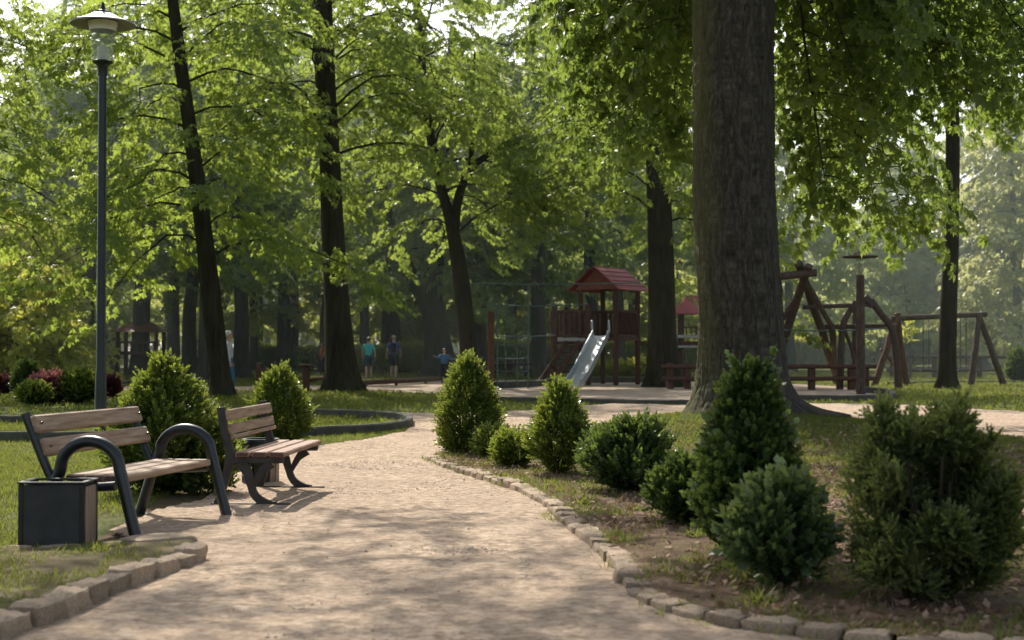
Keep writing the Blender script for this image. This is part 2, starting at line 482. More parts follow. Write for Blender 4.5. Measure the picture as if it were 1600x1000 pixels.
RS = random.Random(3)
SPR_CHEST = [make_spray(RS) for _ in range(10)]
SPR_BIG = [make_spray(RS, .75, 5, 7, .135, .030) for _ in range(10)]
SPR_BG = [make_spray(RS, 1.3, 8, 5, .25, .055) for _ in range(8)]
SPR_FAR = [make_spray(RS, 1.7, 8, 3, .36, .10) for _ in range(8)]
SPRIG = [make_sprig(RS) for _ in range(10)]
SPRIG_BIG = [make_sprig(RS, .12, 9, .055, .016) for _ in range(10)]
SPRIG_LEAFY = [make_sprig(RS, .12, 8, .052, .021) for _ in range(10)]
SPRIG_FINE = [make_sprig(RS, .085, 14, .024, .0075) for _ in range(10)]
def tuft(r, k=4, h=.08, w=.0035):
    out = []
    for i in range(k):
        out.append(xform(kite(h * r.uniform(.5, 1.2), w, .25, .35), r.uniform(0, 6.28), r.uniform(.75, 1.45), r.uniform(-.6, .6), 1,
                         (r.uniform(-.02, .02), r.uniform(-.02, .02), 0)))
    return np.concatenate(out).reshape(-1, 4, 3)
TUFT = [tuft(RS) for _ in range(16)]

# ------------------------------------------------------------------ terrain
KERB_PX = [(668, 716), (700, 729), (740, 741), (780, 753), (820, 768), (852, 788), (880, 812), (905, 834), (935, 858),
           (958, 881), (972, 905), (995, 930), (1040, 950), (1110, 967), (1180, 979), (1290, 994), (1410, 1004), (1560, 1014), (1700, 1024), (1900, 1040)]
KERB_R = spline([Vector((*G(p[0], p[1], .045)[:2], 0)) for p in KERB_PX], 6)

def mound(x, y):
    return .012 + .36 * math.exp(-(((x - 3.3) / 2.3) ** 2 + ((y - 20.0) / 3.4) ** 2)) * (1 if y < 20 else math.exp(-((y - 20) / 3.0) ** 2))
def mound_np(x, y):
    return .012 + .36 * np.exp(-(((x - 3.3) / 2.3) ** 2 + ((y - 20.0) / 3.4) ** 2)) * np.where(y < 20, 1, np.exp(-((y - 20) / 3.0) ** 2))

def pip(px, py, poly):
    inside = np.zeros(px.shape, bool); n = len(poly); j = n - 1
    for i in range(n):
        xi, yi = poly[i][0], poly[i][1]; xj, yj = poly[j][0], poly[j][1]
        c = ((yi > py) != (yj > py)) & (px < (xj - xi) * (py - yi) / (yj - yi + 1e-12) + xi)
        inside ^= c; j = i
    return inside

BED = [(p.x + .05, p.y) for p in KERB_R] + [(5, 4.2), (12, 4.2), (12, 13), (9, 16), (7, 19.3), (5.5, 21.5), (4, 23.2), (2.4, 22.6), (1.6, 20.6), (.7, 18.8), (-.2, 17.7), (-.85, 17.0)]
PATH_PX = [(-160, 1120), (-60, 1004), (0, 984), (110, 948), (200, 915), (300, 880), (316, 866), (292, 848), (215, 850), (175, 838), (235, 806), (318, 786),
           (352, 752), (430, 708), (560, 690), (636, 676), (648, 661), (610, 654), (540, 651), (470, 652), (470, 647), (560, 645), (690, 648), (800, 645), (900, 637), (960, 632),
           (1100, 636), (1250, 632), (1400, 633), (1600, 645), (1800, 656), (1800, 720), (1600, 695)]
PATH = [tuple(G(*p)[:2]) for p in PATH_PX] + [(9, 16), (3.5, 17), (1.2, 17.5), (-.6, 17.2)] + [(p.x, p.y) for p in KERB_R] + [(6, 4.5), (6, 3.2), (-2.6, 3.2)]
ISL = [tuple(G(*p)[:2]) for p in [(-260, 1050), (-60, 1000), (0, 980), (110, 945), (200, 912), (296, 878), (306, 868), (285, 853), (200, 862), (100, 870), (0, 872), (-260, 880)]]
PLAY = [tuple(G(*p)[:2]) for p in [(-120, 611), (60, 609), (280, 613), (400, 611), (470, 610), (560, 611), (700, 616), (780, 628), (1100, 632), (1240, 627), (1392, 625),
                                   (1392, 608), (1250, 601), (1100, 597), (960, 594), (780, 594), (690, 593), (560, 601), (470, 603), (280, 605), (60, 602), (-120, 603)]]

def sheet(name, poly, z, mat, res=None, jit=0.0):
    me = bpy.data.meshes.new(name)
    import bmesh
    bm = bmesh.new()
    vs = [bm.verts.new((x, y, z)) for x, y in poly]
    f = bm.faces.new(vs)
    if f.normal.z < 0: f.normal_flip()
    bmesh.ops.triangulate(bm, faces=[f])
    bm.normal_update()
    for f in bm.faces:
        if f.normal.z < 0: f.normal_flip()
    bm.to_mesh(me); bm.free()
    me.materials.append(mat)
    return tag(link_mesh(name, me), kind='structure')

def grid_sheet(name, x0, x1, y0, y1, res, poly, zf, mat):
    nx, ny = int((x1 - x0) / res) + 1, int((y1 - y0) / res) + 1
    X, Y = np.meshgrid(np.linspace(x0, x1, nx), np.linspace(y0, y1, ny), indexing='xy')
    Z = zf(X, Y)
    idx = np.arange(nx * ny).reshape(ny, nx)
    Q = np.stack([idx[:-1, :-1], idx[:-1, 1:], idx[1:, 1:], idx[1:, :-1]], -1).reshape(-1, 4)
    cx = (X[:-1, :-1] + X[1:, 1:]) / 2; cy = (Y[:-1, :-1] + Y[1:, 1:]) / 2
    keep = pip(cx.ravel(), cy.ravel(), poly)
    Q = Q[keep]
    used = np.unique(Q); remap = -np.ones(nx * ny, int); remap[used] = np.arange(len(used))
    V = np.stack([X.ravel(), Y.ravel(), Z.ravel()], -1)[used]
    me = bpy.data.meshes.new(name)
    me.from_pydata(V.tolist(), [], remap[Q].tolist()); me.update()
    me.polygons.foreach_set('use_smooth', [True] * len(me.polygons))
    me.materials.append(mat)
    return tag(link_mesh(name, me), kind='structure')

def nz(X, Y, sc, seed=0):
    """cheap smooth value noise, numpy"""
    x = X * sc + 17.3 * seed + 500; y = Y * sc + 9.1 * seed + 500
    xi, yi = np.floor(x).astype(np.int64), np.floor(y).astype(np.int64)
    fx, fy = x - xi, y - yi
    fx = fx * fx * (3 - 2 * fx); fy = fy * fy * (3 - 2 * fy)
    def h(a, b):
        k = (a * 374761393 + b * 668265263 + seed * 1442695) & 0xffffffff
        k = ((k ^ (k >> 13)) * 1274126177) & 0xffffffff
        return ((k ^ (k >> 16)) & 0xffff) / 65535.0
    return (h(xi, yi) * (1 - fx) + h(xi + 1, yi) * fx) * (1 - fy) + (h(xi, yi + 1) * (1 - fx) + h(xi + 1, yi + 1) * fx) * fy

sheet('ground', [(-500, -60), (500, -60), (500, 700), (-500, 700)], 0, M['lawn'])
grid_sheet('path', -4.6, 13, 3.2, 38, .05, PATH,
           lambda X, Y: .006 + .020 * nz(X, Y, 1.1, 1) + .014 * nz(X, Y, 4.2, 2) + .008 * nz(X, Y, 11, 3), M['sand'])
grid_sheet('planting_bed', -1.2, 12, 4, 23.5, .06, BED,
           lambda X, Y: mound_np(X, Y) + .030 + .03 * nz(X, Y, 2.5, 4) + .02 * nz(X, Y, 7, 5), M['bed'])
sheet('playground_sand', PLAY, .005, M['playsand'])
SOILP = [tuple(G(*p)[:2]) for p in [(60, 868), (150, 846), (205, 812), (250, 780), (300, 764), (340, 745), (356, 716), (440, 704), (490, 716), (450, 760), (400, 800), (330, 880), (200, 872)]]
sheet('bare_soil', SOILP, .004, M['soil'])
grid_sheet('lawn_island', -6, -1.8, 4.5, 9.6, .05, ISL, lambda X, Y: .055 + .02 * nz(X, Y, 3, 6) + .012 * nz(X, Y, 9, 7), M['drylawn'])

# ------------------------------------------------------------------ kerb stones (individuals)
def stone_mesh(seed, n=7):
    r = random.Random(seed); vs = []; fs = []
    for ax in range(3):
        for sg in (-1, 1):
            o = len(vs)
            for i in range(n):
                for j in range(n):
                    a, b = -1 + 2 * i / (n - 1), -1 + 2 * j / (n - 1)
                    p = [0, 0, 0]; p[ax] = sg; p[(ax + 1) % 3] = a; p[(ax + 2) % 3] = b
                    v = Vector(p)
                    k = (abs(v.x) ** 7 + abs(v.y) ** 7 + abs(v.z) ** 7) ** (1 / 7)
                    v = v / k
                    d = mnoise.noise(v * 1.7 + Vector((seed * 3.1, 0, 0))) * .15 + mnoise.noise(v * 4 + Vector((0, seed * 2.3, 0))) * .075
                    vs.append(tuple((v * (1 + d)) * .5))
            for i in range(n - 1):
                for j in range(n - 1):
                    q = (o + i * n + j, o + (i + 1) * n + j, o + (i + 1) * n + j + 1, o + i * n + j + 1)
                    fs.append(q if sg > 0 else q[::-1])
    me = bpy.data.meshes.new('kerb_stone'); me.from_pydata(vs, [], fs); me.update()
    me.polygons.foreach_set('use_smooth', [True] * len(me.polygons))
    me.materials.append(M['stone'])
    return me
STONES = [stone_mesh(i) for i in range(8)]

def lay_stones(pts, step, w, h, ztop, label, group, jit=.02, side=0.0):
    cum = [0.0]
    for a, b in zip(pts, pts[1:]): cum.append(cum[-1] + (b - a).length)
    def pos(s):
        for i in range(len(cum) - 1):
            if cum[i + 1] >= s:
                t = (s - cum[i]) / (cum[i + 1] - cum[i] + 1e-9)
                return pts[i].lerp(pts[i + 1], t), (pts[i + 1] - pts[i]).normalized()
        return pts[-1], (pts[-1] - pts[-2]).normalized()
    s = 0.0
    while s < cum[-1] - step * .5:
        L = step * rnd.uniform(.8, 1.25)
        p, d = pos(s + L / 2)
        o = link_mesh('kerb_stone', rnd.choice(STONES))
        wz = w * rnd.uniform(.88, 1.1); hz = h * rnd.uniform(.92, 1.1)
        nrm = Vector((-d.y, d.x, 0))
        o.location = (p.x + nrm.x * side + rnd.uniform(-jit, jit) * .5, p.y + nrm.y * side + rnd.uniform(-jit, jit) * .5, ztop + rnd.uniform(-.016, .014) - hz / 2)
        o.rotation_euler = (rnd.uniform(-.06, .06), rnd.uniform(-.06, .06), math.atan2(d.y, d.x) + rnd.uniform(-.07, .07))
        o.scale = (L * .955, wz, hz)
        tag(o, label, 'kerb stone', group)
        s += L

lay_stones(KERB_R, .215, .145, .17, .080, 'weathered stone block in the curving edge between sandy path and shrub bed', 'kerb stones along the shrub bed', side=.05)
lay_stones(spline([Vector((*G(p[0], p[1], .06)[:2], 0)) for p in [(-190, 1040), (-40, 992), (30, 970), (110, 941), (195, 905), (270, 882), (300, 868)]], 6), .25, .165, .24, .122,
           'chunky stone block in the curved front edge of the near grass island', 'kerb stones at the front of the grass island')
lay_stones(spline([G(*p) for p in [(-190, 876), (0, 872), (80, 868), (165, 865), (200, 862)]], 4), .30, .12, .14, .075,
           'flat low stone at the foot of the near litter bin, edging the grass island', 'flat stones behind the grass island')
for i, (a, b, lab) in enumerate([((200, 862), (288, 850), 'wide flat stone slab beside the front leg foot of the near bench')]):
    p, q = G(*a), G(*b)
    o = link_mesh('stone_slab', STONES[3]); o.location = ((p.x + q.x) / 2, (p.y + q.y) / 2, .03)
    o.rotation_euler = (0, 0, math.atan2(q.y - p.y, q.x - p.x) - .12); o.scale = ((q - p).length, .26, .1)
    tag(o, lab, 'stone slab')

def kerb_run(name, px, h, w, label, n=5):
    pts = spline([G(*p) for p in px], n)
    m = MB(); vs = []; fs = []
    for i, p in enumerate(pts):
        t = (pts[min(i + 1, len(pts) - 1)] - pts[max(i - 1, 0)]).normalized(); s_ = Vector((-t.y, t.x, 0)) * w / 2
        z = Vector((0, 0, h + rnd.uniform(-.008, .008))); e = .02
        zz = Vector((0, 0, -.05))
        vs += [p - s_ + zz, p - s_ + z - Vector((0, 0, e)), p - s_ * (1 - e / w * 2) + z, p + s_ * (1 - e / w * 2) + z, p + s_ + z - Vector((0, 0, e)), p + s_ + zz]
    for i in range(len(pts) - 1):
        for k in range(5):
            fs.append((i * 6 + k, (i + 1) * 6 + k, (i + 1) * 6 + k + 1, i * 6 + k + 1))
    fs.append(tuple(range(6))); fs.append(tuple(range((len(pts) - 1) * 6 + 5, (len(pts) - 1) * 6 - 1, -1)))
    m.add(vs, fs)
    return tag(m.build(name, M['darkstone']), label, 'kerb')
kerb_run('stone_kerb', [(-120, 690), (60, 691), (200, 691), (345, 688), (480, 683), (580, 677), (628, 671), (640, 665), (632, 659), (600, 655), (540, 652), (470, 651)],
         .15, .12, 'long dark kerb curving round the end of the lawn behind the benches')
kerb_run('stone_kerb', [(-120, 664), (0, 663), (60, 662), (150, 658), (250, 650)], .15, .12, 'short dark kerb at the far left above the near bench back')
kerb_run('stone_kerb', [(778, 628), (900, 631), (1000, 633), (1100, 634)], .13, .14, 'straight dark kerb in front of the playground tower sand')
kerb_run('stone_kerb', [(1180, 629), (1260, 628), (1340, 628), (1385, 626), (1396, 622), (1380, 616), (1340, 613)], .17, .14, 'dark kerb round the grass at the foot of the timber lamp post')
kerb_run('stone_kerb', [(770, 607), (800, 606), (836, 604), (880, 600), (950, 598), (1020, 598)], .22, .2, 'low dark timber edge under the playground slide')
kerb_run('stone_kerb', [(60, 604), (200, 602), (300, 603), (335, 603)], .16, .2, 'dark kerb on far side of pale path left of leaning tree')
kerb_run('stone_kerb', [(1390, 601), (1480, 599), (1620, 599), (1700, 599)], .1, .2, 'low dark kerb running under the right hand swing set')

# ------------------------------------------------------------------ trees
def tree_mesh_trunk(pts, rad, n=18, seed=0, flare=.55, sub=5, lobes=5, rough=.05):
    """tapered trunk with root flare and uneven outline. pts world coords"""
    P = spline(pts, sub); Rr = lerp_list(rad, sub)
    m = MB(); vs = []; fs = []
    z0 = P[0].z
    for i, p in enumerate(P):
        h = p.z - z0
        for k in range(n):
            a = 2 * PI * k / n
            fl = 1 + flare * math.exp(-h / (Rr[0] * 1.0)) * (.65 + .5 * math.cos(a * lobes + seed) + .2 * math.cos(a * 3 + seed * 2))
            d = 1 + rough * 2 * mnoise.noise(Vector((math.cos(a) * 1.2, math.sin(a) * 1.2, h * .35 + seed * 7)))
            r = Rr[i] * fl * d
            vs.append(p + Vector((math.cos(a) * r, math.sin(a) * r, 0)))
    for i in range(len(P) - 1):
        for k in range(n):
            fs.append((i * n + k, i * n + (k + 1) % n, (i + 1) * n + (k + 1) % n, (i + 1) * n + k))
    fs.append(tuple(range((len(P) - 1) * n, len(P) * n)))
    m.add(vs, fs)
    return m

def limb(start, az, L, rise, droop, r, n=7, wig=.06):
    out = []
    for i in range(n):
        t = i / (n - 1)
        out.append(Vector((start[0] + math.cos(az) * L * t + r.gauss(0, wig) * L * t, start[1] + math.sin(az) * L * t + r.gauss(0, wig) * L * t,
                           start[2] + (rise * t - droop * t * t) * L)))
    return out

def leaf_anchor(acc, p, az, r, pitch=(-.55, .05), sc=(.8, 1.25), var=None):
    acc.append((p[0], p[1], p[2], az, r.uniform(*pitch), r.gauss(0, .3), r.uniform(*sc), r.gauss(.5, .2) if var is None else var))

def grow(mb, pts, acc, r, r0, density, side_len=1.4, side_every=.5, start=.2, spread=.35, pitch=(-.6, .05), sc=(.8, 1.2)):
    """limb tube + side twigs + leaf spray anchors along them"""
    n = len(pts)
    mb.tube(pts, [r0 * (1 - .85 * i / (n - 1)) for i in range(n)], 6, False)
    L = sum((b - a).length for a, b in zip(pts, pts[1:]))
    k = max(3, int(L / side_every))
    for j in range(k):
        t = start + (1 - start) * (j + r.random()) / k
        x = t * (n - 1); i = min(int(x), n - 2)
        p = pts[i].lerp(pts[i + 1], x - i)
        d = pts[i + 1] - pts[i]; az = math.atan2(d.y, d.x)
        sd = 1 if j % 2 else -1
        a2 = az + sd * r.uniform(.5, 1.2)
        l2 = side_len * r.uniform(.55, 1.15) * (1.1 - .5 * t)
        tw = limb(p, a2, l2, r.uniform(-.1, .25), r.uniform(.2, .6), r, 5)
        mb.tube(tw, [max(.007, r0 * .3 * (1 - .75 * q / 4)) for q in range(5)], 4, False)
        m_ = max(2, int(l2 * density))
        v = r.gauss(.5, .17)
        for q in range(m_):
            tt = .15 + .85 * (q + r.random()) / m_
            y = tt * 4; ii = min(int(y), 3)
            pp = tw[ii].lerp(tw[ii + 1], y - ii)
            leaf_anchor(acc, pp + Vector((r.gauss(0, spread * .4), r.gauss(0, spread * .4), r.gauss(0, spread * .35))), a2 + r.uniform(-1.1, 1.1), r, pitch, sc,
                        min(1, max(0, v + r.gauss(0, .12))))
    d = pts[-1] - pts[-2]; az = math.atan2(d.y, d.x)
    for q in range(3): leaf_anchor(acc, pts[-1], az + r.uniform(-.6, .6), r, pitch, sc)

def crown_obj(acc, templates, mat, parent, origin, name='crown', vj=.2):
    A = np.array(acc)
    V, a = bake(templates, A[:, :3], A[:, 3], A[:, 4], A[:, 5], A[:, 6], A[:, 7], vj)
    return quads_obj(name, V, a, mat, parent, origin)

def build_tree(name, label, trunk_pts, rad, seed, crown, templates, leaf, bark, group=None, extra=None, n=18, cat='tree', flare=.55, clear=.5, gaps=(), side=1.9, spr=.55):
    r = random.Random(seed)
    root = thing(name, label, cat, trunk_pts[0], group=group)
    tm = tree_mesh_trunk(trunk_pts, rad, n, seed, flare)
    acc = []
    P = spline(trunk_pts, 6); Rr = lerp_list(rad, 6)
    def on_trunk(z):
        for i in range(len(P) - 1):
            if P[i + 1].z >= z: return P[i].lerp(P[i + 1], (z - P[i].z) / max(1e-6, P[i + 1].z - P[i].z)), Rr[i]
        return P[-1], Rr[-1]
    for (cnt, z0, z1, l0, l1, rise, droop, dens, azs) in crown:
        for k in range(cnt):
            z = z0 + (z1 - z0) * (k + r.random()) / cnt
            p, rr = on_trunk(z)
            az = (k * 2.399963 + r.uniform(-.4, .4)) if azs is None else r.uniform(*azs)
            L = l0 + (l1 - l0) * (k / cnt) + r.uniform(-.6, .6)
            pts = limb(p, az, max(.8, L), r.uniform(*rise), r.uniform(*droop), r)
            grow(tm, pts, acc, r, min(rr * .35, .012 + .007 * L), dens, side, .5, .15, spr)
    if extra: extra(tm, acc, r)
    if clear:
        keep = []
        for q in acc:
            p_, rr_ = on_trunk(q[2])
            s_x, s_y = 800 + q[0] / q[1] * F, HOR - (q[2] - CAMH) / q[1] * F
            if any(a0 < s_x < a1 and b0 < s_y < b1 for a0, b0, a1, b1 in gaps) and q[1] < p_.y + .6 and r.random() < .88: continue
            if q[1] < p_.y and abs(q[0] - p_.x) < rr_ + clear and r.random() < .8: continue
            keep.append(q)
        acc = keep
    tr = tm.build('trunk', bark, root, smooth=True)
    if acc: crown_obj(acc, templates, leaf, root, trunk_pts[0])
    return root

def px_trunk(px, Y, hw, top=None):
    pts = [at(x, y, Y) for x, y in px]; rad = [h / ppm(Y) for h in hw]
    pts[0].z = -.02
    if top:
        d = (pts[-1] - pts[-2]).normalized()
        while pts[-1].z < top:
            pts.append(pts[-1] + d * 2.5 + Vector((rnd.uniform(-.15, .15), rnd.uniform(-.15, .15), 0))); rad.append(max(.04, rad[-1] * .8))
    return pts, rad

# leaning chestnut on the left
p, rd = px_trunk([(348, 620), (336, 520), (319, 370), (301, 230), (284, 110), (270, 0)], 38.5, [17, 16, 13.5, 11.5, 10, 9], 16)
T1 = build_tree('chestnut_tree', 'leaning slender tree behind the second bench, with bright layered leaves', p, rd, 11,
           [(25, 3.6, 11, 3.5, 3.4, (.35, 1.1), (.5, 1.3), 2.9, None), (8, 11, 16, 3.2, 2, (.2, .6), (.2, .5), 1.2, None)], SPR_CHEST, M['leaf'], M['bark'])
p, rd = px_trunk([(535, 612), (527, 480), (517, 300), (510, 150), (503, 0)], 43, [26, 20, 17, 16, 15.5], 18)
build_tree('chestnut_tree', 'tall straight dark trunk left of the two walkers, leaves starting high', p, rd, 12,
           [(25, 7.0, 13, 4.3, 4.4, (.35, 1.1), (.5, 1.3), 2.5, None), (8, 12.5, 18, 3.6, 2, (.2, .6), (.2, .5), 1.1, None)], SPR_CHEST, M['leaf'], M['bark'], clear=.7)
p, rd = px_trunk([(738, 603), (722, 450), (705, 350), (682, 265), (664, 150), (655, 40)], 50, [15, 13, 9.5, 7.5, 6.5, 5.5], 16)
def fork3(tm, acc, r):
    a = [at(*q, 50) for q in [(709, 365), (714, 320), (726, 282), (748, 252), (790, 225), (840, 200)]]
    tm.tube(spline(a, 3), lerp_list([.19, .17, .15, .12, .08, .03], 3), 10, False)
    b = [at(*q, 50) for q in [(735, 268), (737, 220), (738, 160), (742, 80)]]
    tm.tube(spline(b, 3), lerp_list([.10, .09, .07, .03], 3), 8, False)
    for L in (a[2:], b):
        grow(tm, L, acc, r, .05, 4.0, 2.2, .35)
build_tree('forked_tree', 'dark tree forking into two stems behind the tallest conical shrub', p, rd, 13,
           [(26, 5.2, 13, 4.3, 4.6, (.35, 1.1), (.5, 1.3), 2.5, None), (8, 13, 17, 3.6, 2, (.2, .6), (.2, .5), 1.1, None)], SPR_CHEST, M['leaf'], M['bark'], extra=fork3, clear=.7, gaps=[(672, 225, 772, 440)])
p, rd = px_trunk([(692, 588), (682, 520), (672, 462), (684, 390), (690, 300)], 66, [24, 20, 19, 12, 10], 15)
def fork4(tm, acc, r):
    a = [at(*q, 66) for q in [(668, 475), (645, 432), (622, 385), (606, 330), (596, 260)]]
    tm.tube(spline(a, 3), lerp_list([.42, .32, .27, .22, .1], 3), 10, False)
    b = [at(*q, 66) for q in [(640, 425), (655, 400), (632, 340), (622, 290)]]
    grow(tm, a[2:], acc, r, .1, 2.6, 2.5, .5)
build_tree('spreading_tree', 'thick old tree with heavy limb bending left beside the two walkers', p, rd, 14,
           [(32, 4.5, 14, 5.2, 5, (.0, .4), (.25, .6), 2.6, None)], SPR_BG, M['leaf_bg'], M['bark_far'], extra=fork4)
p, rd = px_trunk([(1038, 605), (1035, 500), (1032, 390), (1028, 270), (1022, 150)], 48.5, [25, 22, 20, 19, 17], 17)
build_tree('chestnut_tree', 'thick dark tree rising through the playground right of the slide', p, rd, 15,
           [(28, 5.3, 12.5, 4.2, 4.6, (.35, 1.1), (.5, 1.3), 2.6, None), (8, 12.5, 17, 3.6, 2, (.2, .6), (.2, .5), 1.1, None)], SPR_CHEST, M['leaf'], M['bark'])
p, rd = px_trunk([(1480, 592), (1482, 480), (1487, 350), (1488, 190), (1479, 70), (1473, 0)], 46, [14.5, 13, 11.5, 10.5, 9.5, 9], 16)
build_tree('maple_tree', 'slim dark upright trunk standing in front of the right hand swing set', p, rd, 16,
           [(16, 9.3, 13, 3.0, 3.4, (.0, .3), (.3, .7), 3.4, None), (8, 13, 17, 3.6, 2, (.2, .6), (.2, .5), 1.1, None)], SPR_CHEST, M['leaf_big'], M['bark'])

copy_tree(T1, ((-95 - 800) / F * 40, 40, 0), 2.1, (1.05, 1.05, 1.0), 'chestnut tree outside the left edge, its leafy boughs reaching in beside the lamp')
copy_tree(T1, ((30 - 800) / F * 74, 74, 0), 4.0, (1.3, 1.3, 1.25), 'tall leafy tree far back between left edge and lamp pole')
# the big trunk in front
def big_tree():
    Y = 20.0; c0 = at(1150, 652, Y); zb = mound(c0.x, c0.y) + .02
    root = thing('maple_tree', 'massive dark ridged tree trunk standing on the grassy rise at right', 'tree', (c0.x, c0.y, zb))
    prof = [(1166, 668, 82), (1163, 640, 74), (1161, 600, 70), (1160, 550, 68.5), (1156, 480, 66.5), (1152, 400, 65), (1148, 250, 62.5), (1145, 100, 62.5), (1144, 0, 64)]
    pts = []; rad = []
    for x, y, hw in prof:
        q = at(x, y, Y); pts.append(q); rad.append(hw / ppm(Y))
    z_top = pts[-1].z
    for k in range(4):
        pts.append(Vector((pts[-1].x - .02, Y, z_top + 1.5 * (k + 1)))); rad.append(rad[-1] * .9)
    sub = 14; P = spline(pts, sub); R_ = lerp_list(rad, sub); n = 260
    # fine rings for bark relief
    zs = np.concatenate([np.arange(P[0].z - .12, z_top + .6, .022), np.arange(z_top + .6, P[-1].z, .2)])
    pz = np.array([q.z for q in P]); pxx = np.array([q.x for q in P]); rr = np.array(R_)
    cx = np.interp(zs, pz, pxx); r0 = np.interp(zs, pz, rr)
    A = np.linspace(0, 2 * PI, n, endpoint=False)
    AA, ZZ = np.meshgrid(A, zs)
    h = ZZ - zb
    # root flare lobes (long root towards +x)
    fl = np.exp(-np.clip(h, 0, None) / .30)
    lob = .10 + .30 * np.clip(np.cos(AA - .15), 0, 1) ** 6 + .20 * np.clip(np.cos(AA - 2.9), 0, 1) ** 6 + .24 * np.clip(np.cos(AA + 1.1), 0, 1) ** 8 + .2 * np.clip(np.cos(AA + 2.2), 0, 1) ** 8
    rrad = r0[:, None] + fl * lob * .75
    # wide trailing root on the right
    fl2 = np.exp(-np.clip(h, 0, None) / .09)
    rrad = rrad + fl2 * .55 * np.clip(np.cos(AA + .12), 0, 1) ** 14
    # bark: vertical ridges broken up by warped noise
    u = AA * .60
    warp = (nz(AA * 3, ZZ, 1.6, 11) - .5) * .16
    lump = (nz(AA, ZZ * .8, .9, 15) - .5) * .07
    def wrapn(fu, fz, seed):
        s_ = u / (2 * PI * .60)
        w_ = np.clip((s_ - .85) / .15, 0, 1)
        return nz(u + warp, ZZ, 1, seed) if fu is None else (1 - w_) * nz((u + warp) * fu, ZZ * fz, 1, seed) + w_ * nz((u + warp - 2 * PI * .60) * fu, ZZ * fz, 1, seed)
    r1 = np.abs(wrapn(22, 4.2, 21) - .5) * 2; r2 = np.abs(wrapn(44, 11.0, 22) - .5) * 2
    ridge = .018 * (1 - r1) ** 1.6 * -1 + .016 * r2 + .010 * wrapn(80, 30, 23)
    # flaky scar strip on the left of the visible face, a knot high up
    rrad = rrad + lump + ridge
    kn = np.exp(-(((AA - (2 * PI - 1.0)) * .6 / .07) ** 2 + ((ZZ - 5.3) / .09) ** 2)) * .07 - np.exp(-(((AA - (2 * PI - 1.0)) * .6 / .03) ** 2 + ((ZZ - 5.3) / .035) ** 2)) * .10
    rrad = rrad + kn
    X = cx[:, None] + np.cos(AA) * rrad; Yv = Y + np.sin(AA) * rrad
    nr = len(zs); V = np.stack([X, Yv, ZZ], -1).reshape(-1, 3)
    idx = np.arange(nr * n).reshape(nr, n); nx_ = np.roll(idx, -1, axis=1)
    Q = np.stack([idx[:-1], nx_[:-1], nx_[1:], idx[1:]], -1).reshape(-1, 4)
    # thing-local coordinates
    V = V - np.array(root.location)
    cav = np.clip(.5 + (ridge + .004) * 22 + (wrapn(120, 60, 24) - .5) * .35, 0, 1).reshape(-1)  # grooves darker, ridges lighter: bark tone plus shade put into the colour
    me = bpy.data.meshes.new('trunk'); me.from_pydata(V.tolist(), [], Q.tolist()); me.update()
    me.polygons.foreach_set('use_smooth', [True] * len(me.polygons))
    # bark material with mossy side
    m, nt, b = newmat('big_bark'); L = nt.links.new
    n1 = noise_tex(nt, 16, 12, .75, (1, 1, .38))
    rp = ramp(nt, [(.24, (.015, .013, .010)), (.5, (.046, .040, .031)), (.74, (.092, .080, .064)), (.92, (.19, .172, .145))])
    an = nt.nodes.new('ShaderNodeAttribute'); an.attribute_name = 'var'
    mv = nt.nodes.new('ShaderNodeMath'); mv.operation = 'MULTIPLY_ADD'; mv.inputs[1].default_value = .5; L(an.outputs['Fac'], mv.inputs[0])
    mw = nt.nodes.new('ShaderNodeMath'); mw.operation = 'MULTIPLY_ADD'; mw.inputs[1].default_value = .8; mw.inputs[2].default_value = -.16
    L(n1.outputs['Fac'], mw.inputs[0]); L(mw.outputs[0], mv.inputs[2]); L(mv.outputs[0], rp.inputs['Fac'])
    tc = nt.nodes.new('ShaderNodeTexCoord'); sp = nt.nodes.new('ShaderNodeSeparateXYZ'); L(tc.outputs['Object'], sp.inputs[0])
    n2 = noise_tex(nt, 2.2, 6, .65, (1, 1, .3))
    ma = nt.nodes.new('ShaderNodeMath'); ma.operation = 'MULTIPLY_ADD'; ma.inputs[1].default_value = -2.4; ma.inputs[2].default_value = -1.55
    L(sp.outputs['X'], ma.inputs[0])
    mb_ = nt.nodes.new('ShaderNodeMath'); mb_.operation = 'MULTIPLY_ADD'; mb_.inputs[1].default_value = 1.9; mb_.use_clamp = True
    L(n2.outputs['Fac'], mb_.inputs[0]); L(ma.outputs[0], mb_.inputs[2])
    mc = nt.nodes.new('ShaderNodeMath'); mc.operation = 'MULTIPLY'; mc.inputs[1].default_value = .7; L(mb_.outputs[0], mc.inputs[0])
    mx = nt.nodes.new('ShaderNodeMixRGB'); mx.inputs['Color2'].default_value = (.085, .088, .022, 1)
    L(mc.outputs[0], mx.inputs['Fac']); L(rp.outputs['Color'], mx.inputs['Color1']); L(mx.outputs['Color'], b.inputs['Base Color'])
    b.inputs['Roughness'].default_value = .93; b.inputs['Specular IOR Level'].default_value = .2
    nb = noise_tex(nt, 28, 9, .72, (1, 1, .3)); bp = nt.nodes.new('ShaderNodeBump'); bp.inputs['Strength'].default_value = .9; bp.inputs['Distance'].default_value = .03
    L(nb.outputs['Fac'], bp.inputs['Height']); L(bp.outputs['Normal'], b.inputs['Normal'])
    av = me.attributes.new('var', 'FLOAT', 'POINT'); av.data.foreach_set('value', cav.astype(np.float32))
    me.materials.append(m)
    trunk = link_mesh('trunk', me, root)
    # limbs leave the trunk above the frame and droop back into view
    r = random.Random(5); acc = []; lm = MB()
    ztop = P[-1].z; X0 = P[-1].x
